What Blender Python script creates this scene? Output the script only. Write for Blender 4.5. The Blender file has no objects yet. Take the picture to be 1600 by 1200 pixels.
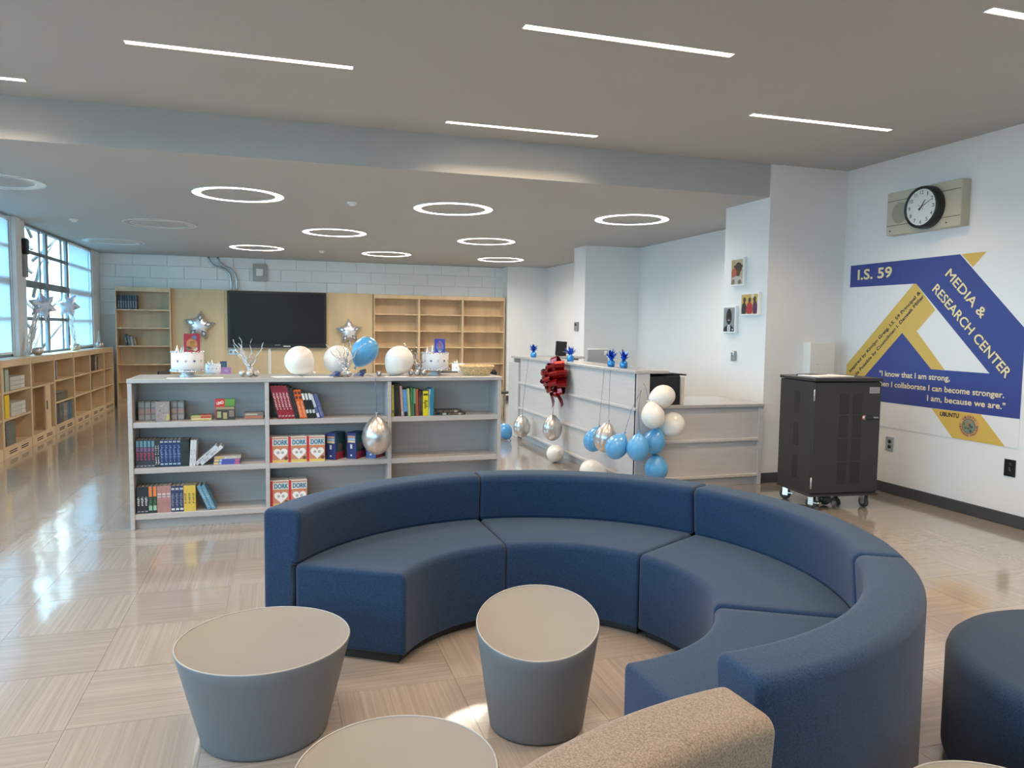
import bpy, bmesh, math, random
from mathutils import Vector, Matrix
random.seed(7)
PI = math.pi
R = math.radians
SC = bpy.context.scene
COL = SC.collection

# ------------------------------------------------------------------ camera
CAM_Z = 1.55
def camera():
    F, yaw, pitch, roll = 1163.54, math.radians(17.3826), math.radians(4.1763), math.radians(0.699)
    f = Vector((math.sin(yaw)*math.cos(pitch), math.cos(yaw)*math.cos(pitch), -math.sin(pitch)))
    r = Vector((math.cos(yaw), -math.sin(yaw), 0)); u = r.cross(f)
    r2 = r*math.cos(roll)+u*math.sin(roll); u2 = u*math.cos(roll)-r*math.sin(roll)
    cd = bpy.data.cameras.new('camera'); cd.sensor_width = 36; cd.lens = F/1600*36
    cd.clip_start = 0.05; cd.clip_end = 300
    co = bpy.data.objects.new('camera', cd); COL.objects.link(co)
    co.matrix_world = Matrix(((r2.x, u2.x, -f.x, 0), (r2.y, u2.y, -f.y, 0), (r2.z, u2.z, -f.z, CAM_Z), (0, 0, 0, 1)))
    SC.camera = co
camera()

# ------------------------------------------------------------------ sky, sun, exposure
SKY_COL, SKY_STRENGTH = (0.37, 0.73, 1.0), 8.6
SUN_STRENGTH = 9.0
STRIP_EMIT, STRIP_WATT, RING_EMIT, RING_WATT = 7.0, 15.5, 8.0, 23.0
LED_COL, RING_COL = (1.0, 0.74, 0.50), (1.0, 0.90, 0.76)
w = bpy.data.worlds.new('sky'); SC.world = w; w.use_nodes = True
bg = w.node_tree.nodes['Background']; bg.inputs[0].default_value = (*SKY_COL, 1); bg.inputs[1].default_value = SKY_STRENGTH
sd = bpy.data.lights.new('sun', 'SUN'); sd.energy = SUN_STRENGTH; sd.angle = 0.01; sd.color = (1, .93, .82)
so = bpy.data.objects.new('sun', sd); COL.objects.link(so)
so.rotation_euler = Vector((-0.45, 0.75, -0.62)).to_track_quat('-Z', 'Y').to_euler()
def portal(y0, y1, z0, z1, near=None):
    d = bpy.data.lights.new('window_portal', 'AREA'); d.shape = 'RECTANGLE'
    d.size = z1-z0; d.size_y = y1-y0; d.cycles.is_portal = True
    o = bpy.data.objects.new('window_portal', d); COL.objects.link(o)
    o.location = (-3.47, (y0+y1)/2, (z0+z1)/2); o.rotation_euler = (0, -PI/2, 0)
    if near: d.size = near[1]-near[0]; d.size_y = z1-z0; o.location = ((near[0]+near[1])/2, -3.82, (z0+z1)/2); o.rotation_euler = (PI/2, 0, 0)
vs = SC.view_settings
vs.view_transform = 'Standard'; vs.look = 'None'; vs.gamma = 1; vs.use_curve_mapping = False
vs.exposure = 0.50

# ------------------------------------------------------------------ materials
MATS = {}
def new_mat(name):
    m = bpy.data.materials.new(name); m.use_nodes = True
    nt = m.node_tree; b = nt.nodes['Principled BSDF']
    return m, nt, b
def coords(nt, space, scale, jitter=False):
    mp = nt.nodes.new('ShaderNodeMapping'); mp.inputs['Scale'].default_value = scale
    if space == 'World':
        g = nt.nodes.new('ShaderNodeNewGeometry'); src = g.outputs['Position']
    else:
        t = nt.nodes.new('ShaderNodeTexCoord'); src = t.outputs['Object']
    if jitter:
        oi = nt.nodes.new('ShaderNodeObjectInfo'); ml = nt.nodes.new('ShaderNodeMath'); ml.operation = 'MULTIPLY'
        ml.inputs[1].default_value = 37.0; nt.links.new(oi.outputs['Random'], ml.inputs[0])
        ad = nt.nodes.new('ShaderNodeVectorMath'); ad.operation = 'ADD'
        nt.links.new(src, ad.inputs[0]); nt.links.new(ml.outputs[0], ad.inputs[1]); src = ad.outputs[0]
    nt.links.new(src, mp.inputs['Vector']); return mp.outputs[0]
def mat(name, col, rough=.5, metal=0., spec=.5, var=0., scale=(8, 8, 8), detail=4, bump=0., bscale=None, space='Object',
        jitter=False, sheen=0., coat=0., trans=0.):
    if name in MATS: return MATS[name]
    m, nt, b = new_mat(name)
    b.inputs['Base Color'].default_value = (*col, 1); b.inputs['Roughness'].default_value = rough
    b.inputs['Metallic'].default_value = metal; b.inputs['Specular IOR Level'].default_value = spec
    b.inputs['Sheen Weight'].default_value = sheen; b.inputs['Coat Weight'].default_value = coat
    b.inputs['Coat Roughness'].default_value = .08
    if var:
        v = coords(nt, space, scale, jitter)
        n = nt.nodes.new('ShaderNodeTexNoise'); n.inputs['Scale'].default_value = 1; n.inputs['Detail'].default_value = detail
        nt.links.new(v, n.inputs['Vector'])
        r = nt.nodes.new('ShaderNodeValToRGB'); r.color_ramp.elements[0].position = .3; r.color_ramp.elements[1].position = .7
        r.color_ramp.elements[0].color = (*[max(0, c*(1-var)) for c in col], 1)
        r.color_ramp.elements[1].color = (*[min(1, c*(1+var)) for c in col], 1)
        nt.links.new(n.outputs['Fac'], r.inputs['Fac']); nt.links.new(r.outputs['Color'], b.inputs['Base Color'])
    if bump:
        v = coords(nt, space, bscale or scale, jitter)
        n = nt.nodes.new('ShaderNodeTexNoise'); n.inputs['Scale'].default_value = 1; n.inputs['Detail'].default_value = 2
        nt.links.new(v, n.inputs['Vector'])
        bp = nt.nodes.new('ShaderNodeBump'); bp.inputs['Strength'].default_value = bump; bp.inputs['Distance'].default_value = .01
        nt.links.new(n.outputs['Fac'], bp.inputs['Height']); nt.links.new(bp.outputs[0], b.inputs['Normal'])
    MATS[name] = m; return m
def emit(name, col, strength):
    m, nt, b = new_mat(name)
    b.inputs['Base Color'].default_value = (.8, .8, .8, 1)
    b.inputs['Emission Color'].default_value = (*col, 1); b.inputs['Emission Strength'].default_value = strength
    MATS[name] = m; return m
def glass(name, tint=(.93, .97, .97)):
    m = bpy.data.materials.new(name); m.use_nodes = True; nt = m.node_tree; nt.nodes.clear()
    o = nt.nodes.new('ShaderNodeOutputMaterial'); mx = nt.nodes.new('ShaderNodeMixShader')
    t = nt.nodes.new('ShaderNodeBsdfTransparent'); t.inputs[0].default_value = (*tint, 1)
    g = nt.nodes.new('ShaderNodeBsdfGlossy'); g.inputs['Roughness'].default_value = .02
    fr = nt.nodes.new('ShaderNodeFresnel'); fr.inputs[0].default_value = 1.45
    ge = nt.nodes.new('ShaderNodeNewGeometry'); sb_ = nt.nodes.new('ShaderNodeMath'); sb_.operation = 'SUBTRACT'; sb_.inputs[0].default_value = 1
    ml = nt.nodes.new('ShaderNodeMath'); ml.operation = 'MULTIPLY'
    nt.links.new(ge.outputs['Backfacing'], sb_.inputs[1]); nt.links.new(sb_.outputs[0], ml.inputs[0]); nt.links.new(fr.outputs[0], ml.inputs[1])
    nt.links.new(ml.outputs[0], mx.inputs[0]); nt.links.new(t.outputs[0], mx.inputs[1]); nt.links.new(g.outputs[0], mx.inputs[2])
    nt.links.new(mx.outputs[0], o.inputs[0]); return m
def shade_cloth(name, col, k=.55):
    m = bpy.data.materials.new(name); m.use_nodes = True; nt = m.node_tree; nt.nodes.clear()
    o = nt.nodes.new('ShaderNodeOutputMaterial'); mx = nt.nodes.new('ShaderNodeMixShader'); mx.inputs[0].default_value = k
    d = nt.nodes.new('ShaderNodeBsdfDiffuse'); d.inputs[0].default_value = (.8, .82, .84, 1)
    t = nt.nodes.new('ShaderNodeBsdfTranslucent'); t.inputs[0].default_value = (*col, 1)
    nt.links.new(d.outputs[0], mx.inputs[1]); nt.links.new(t.outputs[0], mx.inputs[2]); nt.links.new(mx.outputs[0], o.inputs[0]); return m

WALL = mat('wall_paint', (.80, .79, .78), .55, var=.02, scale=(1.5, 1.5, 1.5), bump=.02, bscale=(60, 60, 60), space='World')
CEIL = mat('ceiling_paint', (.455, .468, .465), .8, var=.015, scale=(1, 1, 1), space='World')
BLOCK = mat('block_paint', (.84, .85, .84), .5, var=.02, scale=(3, 3, 3), bump=.06, bscale=(70, 70, 70), jitter=True)
MORTAR = mat('block_joint', (.72, .73, .72), .7)
BASEB = mat('baseboard_rubber', (.055, .056, .06), .45)
MAPLE = mat('maple_veneer', (.66, .47, .28), .42, var=.14, scale=(5, 5, .7), detail=8)
MAPLEH = mat('maple_shelf', (.67, .485, .30), .42, var=.14, scale=(5, .7, 5), detail=8)
PANEL = mat('maple_panel', (.62, .455, .265), .4, var=.16, scale=(2.4, 2.4, .8), detail=9)
GREYL = mat('grey_laminate', (.485, .455, .445), .38, var=.07, scale=(1.2, 30, 34), detail=6)
GREYT = mat('grey_laminate_top', (.44, .43, .43), .22, var=.09, scale=(1.2, 34, 30), detail=6)
DESKM = mat('desk_laminate', (.58, .555, .55), .36, var=.04, scale=(3, 3, 50), detail=5)
NAVY = mat('navy_wool', (.0135, .037, .088), .9, spec=.2, var=.45, scale=(260, 260, 260), detail=3, sheen=.15, bump=.25, bscale=(420, 420, 420))
BEIGE = mat('beige_wool', (.215, .172, .135), .92, spec=.2, var=.4, scale=(230, 230, 230), detail=3, sheen=.2, bump=.25, bscale=(380, 380, 380))
FOOT = mat('black_plinth', (.012, .012, .014), .5)
STOOL_SHADED = mat('stool_polymer_shaded', (.128, .138, .155), .5, var=.03, scale=(5, 5, 5))  # stool sides: shade and blue daylight put into the grey
STOOL_LIT = mat('stool_polymer_lit', (.20, .188, .18), .5, var=.03, scale=(5, 5, 5))  # same polymer as the sides, overhead light put into a paler colour
STOOL_GLINT = mat('stool_edge_highlight', (.34, .33, .325), .4)  # highlight on the moulded stool edge, painted as a paler grey
BLACK = mat('black_plastic', (.012, .012, .013), .35)
SCREEN = mat('screen_glass', (.010, .012, .013), .38, spec=.3)
CART = mat('cart_steel', (.030, .029, .029), .42, spec=.5, bump=.05, bscale=(300, 300, 300))
DARKHOLE = mat('vent_hole', (.008, .008, .008), .8)
CHROME = mat('chrome', (.8, .8, .8), .18, metal=1)
STEEL = mat('galvanised_steel', (.55, .56, .57), .32, metal=1)
GREYP = mat('grey_plastic', (.30, .30, .31), .5)
WHITEP = mat('white_plastic', (.82, .81, .79), .4)
CREAM = mat('clock_box_steel', (.52, .48, .37), .4)
CREAMD = mat('speaker_grille', (.34, .32, .25), .6)
PAPER = mat('white_paper', (.86, .86, .84), .7)
PAGES = mat('book_pages', (.62, .58, .50), .8, var=.15, scale=(3, 3, 200))
SILVER = mat('silver_foil', (.82, .83, .86), .34, metal=.7, bump=.4, bscale=(14, 14, 14))
SILVERD = mat('silver_foil_dark', (.16, .17, .20), .35, metal=.6)
BSILVER = mat('silver_balloon', (.62, .60, .58), .3, metal=.85)
BWHITE = mat('white_balloon', (.82, .79, .74), .3, coat=.4)
BBLUE = mat('blue_balloon', (.10, .38, .72), .28, coat=.5)
RIBBON = mat('curling_ribbon', (.04, .09, .28), .3)
BOW = mat('red_foil', (.26, .006, .010), .16, metal=.5, spec=.7)
BFOIL = mat('blue_foil', (.02, .12, .62), .2, metal=.75)
LBFOIL = mat('light_blue_foil', (.06, .30, .72), .25, metal=.7)
MBLUE = mat('mural_blue', (.040, .060, .265), .45)
MYEL = mat('mural_yellow', (.68, .45, .10), .45)
MWHITE = mat('mural_white', (.80, .80, .80), .4)
MTEXT = mat('mural_cream', (.82, .70, .42), .45)
MDARK = mat('mural_dark', (.02, .02, .03), .5)
WICKER = mat('wicker', (.72, .53, .28), .6, var=.3, scale=(60, 60, 60))
ICING = mat('white_icing', (.84, .84, .86), .5)
GLITTER = mat('glitter_silver', (.7, .7, .72), .25, metal=1, bump=.8, bscale=(200, 200, 200))
FRAME = mat('window_frame_paint', (.20, .22, .235), .45)
GLASS = glass('window_glass')
SHADE = shade_cloth('roller_shade_cloth', (.62, .86, .98), .24)
LED = emit('led_diffuser', LED_COL, STRIP_EMIT)
LEDR = emit('ring_diffuser', RING_COL, RING_EMIT)
LEDOFF = mat('unlit_diffuser', (.55, .55, .54), .25)
TRIMW = mat('light_trim', (.75, .75, .74), .5)
def flat(col, rough=.5):
    return mat('print_%03d_%03d_%03d' % tuple(int(c*255) for c in col), col, rough)

def floor_material():
    m, nt, b = new_mat('striated_floor_tile')
    v = coords(nt, 'Object', (1.1, 75, 1), True)
    n = nt.nodes.new('ShaderNodeTexNoise'); n.inputs['Scale'].default_value = 1; n.inputs['Detail'].default_value = 5
    n.inputs['Roughness'].default_value = .65; nt.links.new(v, n.inputs['Vector'])
    r = nt.nodes.new('ShaderNodeValToRGB'); e = r.color_ramp.elements
    e[0].position = .3; e[0].color = (.27, .23, .203, 1); e[1].position = .72; e[1].color = (.375, .33, .298, 1)
    nt.links.new(n.outputs['Fac'], r.inputs['Fac'])
    oi = nt.nodes.new('ShaderNodeObjectInfo'); mr = nt.nodes.new('ShaderNodeMapRange')
    mr.inputs['To Min'].default_value = .95; mr.inputs['To Max'].default_value = 1.04
    nt.links.new(oi.outputs['Random'], mr.inputs['Value'])
    mx = nt.nodes.new('ShaderNodeVectorMath'); mx.operation = 'SCALE'
    nt.links.new(r.outputs['Color'], mx.inputs[0]); nt.links.new(mr.outputs[0], mx.inputs['Scale'])
    nt.links.new(mx.outputs[0], b.inputs['Base Color'])
    b.inputs['Roughness'].default_value = .17; b.inputs['Specular IOR Level'].default_value = .9; b.inputs['Coat Weight'].default_value = .8; b.inputs['Coat Roughness'].default_value = .085
    v2 = coords(nt, 'World', (3.0, 1.6, 1))
    n2 = nt.nodes.new('ShaderNodeTexNoise'); n2.inputs['Scale'].default_value = 1; n2.inputs['Detail'].default_value = 3
    nt.links.new(v2, n2.inputs['Vector'])
    bp = nt.nodes.new('ShaderNodeBump'); bp.inputs['Strength'].default_value = .35; bp.inputs['Distance'].default_value = .012
    nt.links.new(n2.outputs['Fac'], bp.inputs['Height']); nt.links.new(bp.outputs[0], b.inputs['Normal']); nt.links.new(bp.outputs[0], b.inputs['Coat Normal'])
    return m
TILE = floor_material()

# ------------------------------------------------------------------ mesh helpers
class MB:
    def __init__(s): s.v = []; s.f = []; s.sm = []
    def add(s, vs, fs, smooth=False):
        o = len(s.v); s.v += [tuple(p) for p in vs]; s.f += [tuple(i+o for i in f) for f in fs]; s.sm += [smooth]*len(fs); return s
    def box(s, x0, x1, y0, y1, z0, z1, M=None):
        vs = [Vector(p) for p in ((x0, y0, z0), (x1, y0, z0), (x1, y1, z0), (x0, y1, z0), (x0, y0, z1), (x1, y0, z1), (x1, y1, z1), (x0, y1, z1))]
        if M: vs = [M @ p for p in vs]
        return s.add(vs, [(3, 2, 1, 0), (4, 5, 6, 7), (0, 1, 5, 4), (1, 2, 6, 5), (2, 3, 7, 6), (3, 0, 4, 7)])
    def bbox(s, x0, x1, y0, y1, z0, z1, b=.004, M=None):   # box with chamfered edges
        bm = bmesh.new(); bmesh.ops.create_cube(bm, size=1)
        for q in bm.verts: q.co = Vector(((x0+x1)/2+q.co.x*(x1-x0), (y0+y1)/2+q.co.y*(y1-y0), (z0+z1)/2+q.co.z*(z1-z0)))
        b = min(b, .45*min(x1-x0, y1-y0, z1-z0))
        bmesh.ops.bevel(bm, geom=bm.edges[:], offset=b, segments=1, affect='EDGES')
        if M: bm.transform(M)
        bm.verts.index_update(); s.add([q.co.copy() for q in bm.verts], [[q.index for q in f.verts] for f in bm.faces]); bm.free(); return s
    def lathe(s, prof, n=24, M=None, smooth=True, caps=True):
        vs = []; fs = []
        for r, z in prof:
            for k in range(n):
                a = 2*PI*k/n; vs.append(Vector((r*math.cos(a), r*math.sin(a), z)))
        for i in range(len(prof)-1):
            for k in range(n):
                fs.append((i*n+k, i*n+(k+1) % n, (i+1)*n+(k+1) % n, (i+1)*n+k))
        if caps:
            if prof[0][0] > 1e-5: fs.append(tuple(range(n-1, -1, -1)))
            if prof[-1][0] > 1e-5: fs.append(tuple((len(prof)-1)*n+k for k in range(n)))
        if M: vs = [M @ p for p in vs]
        return s.add(vs, fs, smooth)
    def tube(s, pts, rad, n=6, smooth=True):
        pts = [Vector(p) for p in pts]; R = rad if isinstance(rad, (list, tuple)) else [rad]*len(pts)
        vs = []; fs = []
        for i, p in enumerate(pts):
            d = (pts[min(i+1, len(pts)-1)]-pts[max(i-1, 0)]).normalized()
            a = d.orthogonal().normalized() if abs(d.z) > .98 else d.cross(Vector((0, 0, 1))).normalized()
            b = d.cross(a)
            for k in range(n):
                t = 2*PI*k/n; vs.append(p+(a*math.cos(t)+b*math.sin(t))*R[i])
        for i in range(len(pts)-1):
            for k in range(n): fs.append((i*n+k, i*n+(k+1) % n, (i+1)*n+(k+1) % n, (i+1)*n+k))
        fs.append(tuple(range(n-1, -1, -1))); fs.append(tuple((len(pts)-1)*n+k for k in range(n)))
        return s.add(vs, fs, smooth)
    def sphere(s, c, r, M=None, u=16, v=10):
        prof = [(max(1e-6, r*math.sin(PI*i/v)), -r*math.cos(PI*i/v)) for i in range(v+1)]
        T = Matrix.Translation(c)
        return s.lathe(prof, u, (T @ M) if M else T, caps=False)
    def prism(s, pts, basis, depth):     # polygon in (u,v), basis=(origin, U, V), extruded along -N by depth
        O, U, V = [Vector(q) for q in basis]; N = U.cross(V).normalized()
        n = len(pts); vs = [O+U*a+V*b+N*depth for a, b in pts]+[O+U*a+V*b for a, b in pts]
        return s.add(vs, [tuple(range(n)), tuple(range(2*n-1, n-1, -1))]+[(n+i, n+(i+1) % n, (i+1) % n, i) for i in range(n)])
    def mesh(s, name='mesh'):
        me = bpy.data.meshes.new(name); me.from_pydata([tuple(p) for p in s.v], [], s.f)
        me.polygons.foreach_set('use_smooth', s.sm); me.update()
        bm = bmesh.new(); bm.from_mesh(me); bmesh.ops.recalc_face_normals(bm, faces=bm.faces[:]); bm.to_mesh(me); bm.free()
        return me
    def obj(s, name, m, parent=None, **k): return link(name, s.mesh(name), m, parent, **k)
def link(name, me, m, parent=None, loc=None, rot=None, label=None):
    if m and not me.materials: me.materials.append(m)
    o = bpy.data.objects.new(name, me); COL.objects.link(o)
    if parent: o.parent = parent
    if loc is not None: o.location = loc
    if rot is not None: o.rotation_euler = rot
    if label: o['label'] = label
    return o
def tag(o, label, cat, group=None):
    o['label'] = label; o['category'] = cat
    if group: o['group'] = group
    return o
def thing(name, label, cat, loc=(0, 0, 0), rz=0, group=None):
    o = bpy.data.objects.new(name, None); COL.objects.link(o); o.empty_display_size = .1
    o.location = loc; o.rotation_euler = (0, 0, rz); return tag(o, label, cat, group)
def struct(o): o['kind'] = 'structure'; return o
def copy_tree(o, loc=None, rz=None, parent=None):
    c = o.copy(); COL.objects.link(c)
    if parent: c.parent = parent
    if loc is not None: c.location = loc
    if rz is not None: c.rotation_euler = (0, 0, rz)
    for ch in list(o.children): copy_tree(ch, parent=c)
    return c
def Rz(a): return Matrix.Rotation(a, 4, 'Z')
def T(x, y, z): return Matrix.Translation((x, y, z))
def text_mesh(s, width, cap, bold=.0, depth=.0):
    cu = bpy.data.curves.new('lettering', 'FONT'); cu.body = s; cu.size = 1; cu.extrude = 0; cu.resolution_u = 3
    ob = bpy.data.objects.new('lettering', cu); COL.objects.link(ob)
    dg = bpy.context.evaluated_depsgraph_get(); dg.update()
    me = bpy.data.meshes.new_from_object(ob.evaluated_get(dg)); bpy.data.objects.remove(ob); bpy.data.curves.remove(cu)
    xs = [v.co.x for v in me.vertices]; x0, x1 = min(xs), max(xs)
    kx = width/(x1-x0); ky = cap/.69
    for v in me.vertices: v.co = Vector(((v.co.x-x0)*kx, v.co.y*ky, 0))
    me.materials.clear()
    if bold:
        b = bold*ky; vs = [tuple(v.co) for v in me.vertices]; fs = [tuple(p.vertices) for p in me.polygons]; m = MB()
        for i in range(8):
            a = 2*PI*i/8+.2; m.add([(x+b*math.cos(a), y+b*math.sin(a), -.00006*(i+1)) for x, y, z in vs], fs)
        m.add(vs, fs); me2 = bpy.data.meshes.new('lettering'); me2.from_pydata(m.v, [], m.f); me2.update(); bpy.data.meshes.remove(me); me = me2
    return me
def put_text(s, name, m, parent, O, U, V, width, cap, bold=.02, lift=.0015):
    U = Vector(U).normalized(); V = Vector(V).normalized(); N = U.cross(V); O = Vector(O)+N*lift
    me = text_mesh(s, width, cap, bold)
    me.transform(Matrix(((U.x, V.x, N.x, O.x), (U.y, V.y, N.y, O.y), (U.z, V.z, N.z, O.z), (0, 0, 0, 1))))
    return link(name, me, m, parent)
UX, UZ = (1, 0, 0), (0, 0, 1)

# ================================================================== SETTING
XL, XR, YB, YN, ZH, ZL, YBM = -3.25, 5.68, 16.0, -3.6, 3.238, 2.915, 6.515
# floor slab and tiles
fl = struct(MB().box(XL-.2, XR+.2, YN-.2, YB+.2, -.12, -.004).obj('floor', mat('floor_joint', (.16, .13, .11), .6)))
TS = .51
def proj(x, y):
    yaw = math.radians(17.38); f = x*math.sin(yaw)+y*math.cos(yaw); r = x*math.cos(yaw)-y*math.sin(yaw)
    return (f, r/f if f > .1 else 9)
tm = MB().box(-TS/2+.0008, TS/2-.0008, -TS/2+.0008, TS/2-.0008, -.004, 0).mesh('floor_tile'); tm.materials.append(TILE)
cells = []
for i in range(-6, 14):
    for j in range(-9, 26):
        cx, cy = -.80+TS*(i+.5), 3.128+TS*(j+.5)
        x0, x1, y0, y1 = max(cx-TS/2, XL), min(cx+TS/2, XR), max(cy-TS/2, YN), min(cy+TS/2, YB)
        if x1-x0 < .01 or y1-y0 < .01: continue
        full = (x1-x0 > TS-.001 and y1-y0 > TS-.001)
        f, t = proj(cx, cy); vis = (f > 2.2 and abs(t) < .78)
        if -1.05 < cx < 1.8 and 6.7 < cy < 9.5 and vis: vis = False
        cells.append((0 if (vis and full) else 1, f, i, j, cx, cy, x0, x1, y0, y1))
cells.sort()
rest = [MB(), MB()]
for n, (hid, f, i, j, cx, cy, x0, x1, y0, y1) in enumerate(cells):
    par = (i+j) % 2
    if not hid and n < 270:
        link('floor_tile', tm, TILE, fl, (cx, cy, 0), (0, 0, par*PI/2))
    else:
        b = (x0+.0008, x1-.0008, y0+.0008, y1-.0008)
        if par: b = (b[2], b[3], -b[1], -b[0])
        rest[par].box(*b, -.004, 0)
for par in (0, 1):
    o = rest[par].obj('distant_floor_tiles', TILE, fl, rot=(0, 0, par*PI/2)); o['kind'] = 'stuff'

# ceilings and bulkhead
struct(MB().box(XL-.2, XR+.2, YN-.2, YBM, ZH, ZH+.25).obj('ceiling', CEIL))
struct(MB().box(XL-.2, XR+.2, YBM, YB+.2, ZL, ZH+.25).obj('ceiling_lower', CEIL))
# right wall, piers, back and near walls
struct(MB().box(XR, XR+.2, YN-.2, YB+.2, 0, ZH).obj('wall_right', WALL))
struct(MB().box(4.74, XR, YBM-.015, 7.28, 0, ZH).obj('wall_pier_near', WALL))
struct(MB().box(4.72, XR, 11.2, 11.68, 0, ZL).obj('wall_pier_far', WALL))
struct(MB().box(4.76, XR, 15.62, YB, 0, ZL).obj('wall_pier_corner', WALL))
NX0, NX1 = -2.7, -.7
struct(MB().box(XL-.2, NX0, YN-.2, YN, 0, ZH).box(NX1, XR+.2, YN-.2, YN, 0, ZH).box(NX0, NX1, YN-.2, YN, 0, 1.1).box(NX0, NX1, YN-.2, YN, 2.9, ZH).obj('wall_near', WALL))
nw = struct(MB().box(NX0, NX1, YN-.06, YN-.02, 1.1, 1.16).box(NX0, NX1, YN-.06, YN-.02, 2.84, 2.9).box(NX0, NX0+.06, YN-.06, YN-.02, 1.16, 2.84).box(NX1-.06, NX1, YN-.06, YN-.02, 1.16, 2.84).obj('window_7', FRAME))
for q in (-1.7,): MB().bbox(q-.05, q+.05, YN-.06, YN-.02, 1.16, 2.84, .005).obj('mullion', FRAME, nw)
for a, b in ((NX0+.06, -1.75), (-1.65, NX1-.06)):
    MB().bbox(a, b, YN-.055, YN-.025, 2.05, 2.15, .005).obj('rail', FRAME, nw)
    MB().box(a, b, YN-.042, YN-.038, 1.16, 2.05).obj('pane', GLASS, nw); MB().box(a, b, YN-.042, YN-.038, 2.15, 2.84).obj('pane', GLASS, nw)
portal(0, 0, 1.1, 2.9, near=(NX0, NX1))
wb = struct(MB().box(XL-.2, XR+.2, YB, YB+.2, 0, ZL).obj('wall_back', MORTAR))
BW, BH = .605, .238
bcache = {}
for row in range(5):
    z1 = ZL-.002-row*BH+.03; z0 = z1-BH
    z1 = min(z1, ZL)
    x = XL-(.33 if row % 2 else .03)-.0
    while x < 4.76:
        a, b = max(x+.004, XL), min(x+BW-.004, 4.76)
        if b-a > .03:
            key = (round(b-a, 3), round(z1-z0, 3))
            if key not in bcache:
                bcache[key] = MB().bbox(0, b-a, -.012, .0, .003, z1-z0-.003, .004).mesh('concrete_block')
            link('concrete_block', bcache[key], BLOCK, wb, (a, YB, z0))
        x += BW
# left wall with window openings
WINS = [(-2.6, -.3, 2.9), (.5, 2.8, 2.9), (3.6, 5.9, 2.9), (6.7, 8.6, 2.9), (8.95, 11.06, 2.9), (11.62, 15.42, 2.915)]
lw = MB(); SILL = 1.10
lw.box(XL-.2, XL, YN-.2, YB+.2, 0, SILL)
lw.box(XL-.2, XL, YN-.2, YBM, 2.9, ZH)
edges = [YN-.2]+[q for a, b, _ in WINS for q in (a, b)]+[YB+.2]
for k in range(0, len(edges), 2): lw.box(XL-.2, XL, edges[k], edges[k+1], SILL, ZL)
struct(lw.obj('wall_left', WALL))
for a, b, zt in WINS: portal(a, b, SILL, min(zt, 2.9))

def window(n, y0, y1, z0, z1, vert, rails, narrow=()):
    """vert: mullion positions, rails: rail heights"""
    X0, X1 = XL-.055, XL-.03
    r = struct(MB().box(X0, X1+.01, y0, y1, z0, z0+.06).box(X0, X1+.01, y0, y1, z1-.04, z1)
               .box(X0, X1+.01, y0, y0+.05, z0, z1).box(X0, X1+.01, y1-.05, y1, z0, z1).obj('window_%d' % n, FRAME))
    vv = [y0]+list(vert)+[y1]
    for q in vert: MB().bbox(X0, X1+.018, q-.055, q+.055, z0, z1, .006).obj('mullion', FRAME, r)
    for k in range(len(vv)-1):
        a, b = vv[k]+.055, vv[k+1]-.055
        for h, t in rails: MB().bbox(X0, X1, a, b, h-t/2, h+t/2, .005).obj('rail', FRAME, r)
        hs = [z0]+[h for h, _ in rails]+[z1]
        for i in range(len(hs)-1):
            MB().box(X0+.010, X0+.014, a, b, hs[i], hs[i+1]).obj('pane', GLASS, r)
        for q in narrow:
            MB().bbox(X0+.004, X1, b-q-.025, b-q+.025, z0, z1, .004).obj('muntin', FRAME, r)
    return r
RAILS = [(1.62, .05), (2.10, .10), (2.54, .05)]
window(1, 11.62, 15.42, SILL, ZL, [12.66, 13.78], RAILS, (.22,))
window(2, 8.95, 11.06, SILL, 2.9, [10.0], RAILS)
for k, (a, b, zt) in enumerate(WINS[:4]): window(3+k, a, b, SILL, 2.9, [(a+b)/2], RAILS)
def shade(y0, y1, z0, label):
    t = thing('roller_shade', label, 'window shade', (XL-.008, (y0+y1)/2, 2.9))
    n = 14; vs = []; fs = []
    for i in range(n+1):
        y = (y0-y1)/2+(y1-y0)*i/n; x = .006*math.sin(i*1.7)
        vs += [(x, y, z0-2.9), (x, y, -.05)]
    for i in range(n): fs.append((2*i, 2*i+2, 2*i+3, 2*i+1))
    MB().add(vs, fs, True).obj('shade_cloth', SHADE, t)
    MB().lathe([(.02, -(y1-y0)/2), (.02, (y1-y0)/2)], 12, T(.012, 0, -.03) @ Matrix.Rotation(PI/2, 4, 'X')).obj('roller', WHITEP, t)
    MB().bbox(-.006, .010, (y0-y1)/2, (y1-y0)/2, z0-2.9-.03, z0-2.9, .004).obj('hem_bar', WHITEP, t)
shade(13.85, 15.36, 1.19, 'pale blue backlit roller shade beside the far corner')
shade(9.0, 11.02, 1.19, 'pale blue backlit roller shade at the left edge, before the pier')
MB().bbox(XL, XL+.05, 11.08, 11.3, SILL, ZL, .004).obj('trim_1', WALL)['kind'] = 'structure'

# baseboards
def bboard(name, *boxes):
    m = MB()
    for b in boxes: m.bbox(*b, 0, .102, .004)
    struct(m.obj(name, BASEB))
bboard('baseboard_right', (XR-.014, XR, YN, YBM-.015))
bboard('baseboard_pier', (4.726, XR, YBM-.029, YBM-.015))
bboard('baseboard_alcove', (XR-.014, XR, 7.28, 11.2), (4.72, XR, 11.186, 11.2), (4.706, 4.72, 11.2, 11.68), (XR-.014, XR, 11.7, 15.6))
bboard('baseboard_back', (4.746, XR, 15.606, 15.62))

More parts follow.
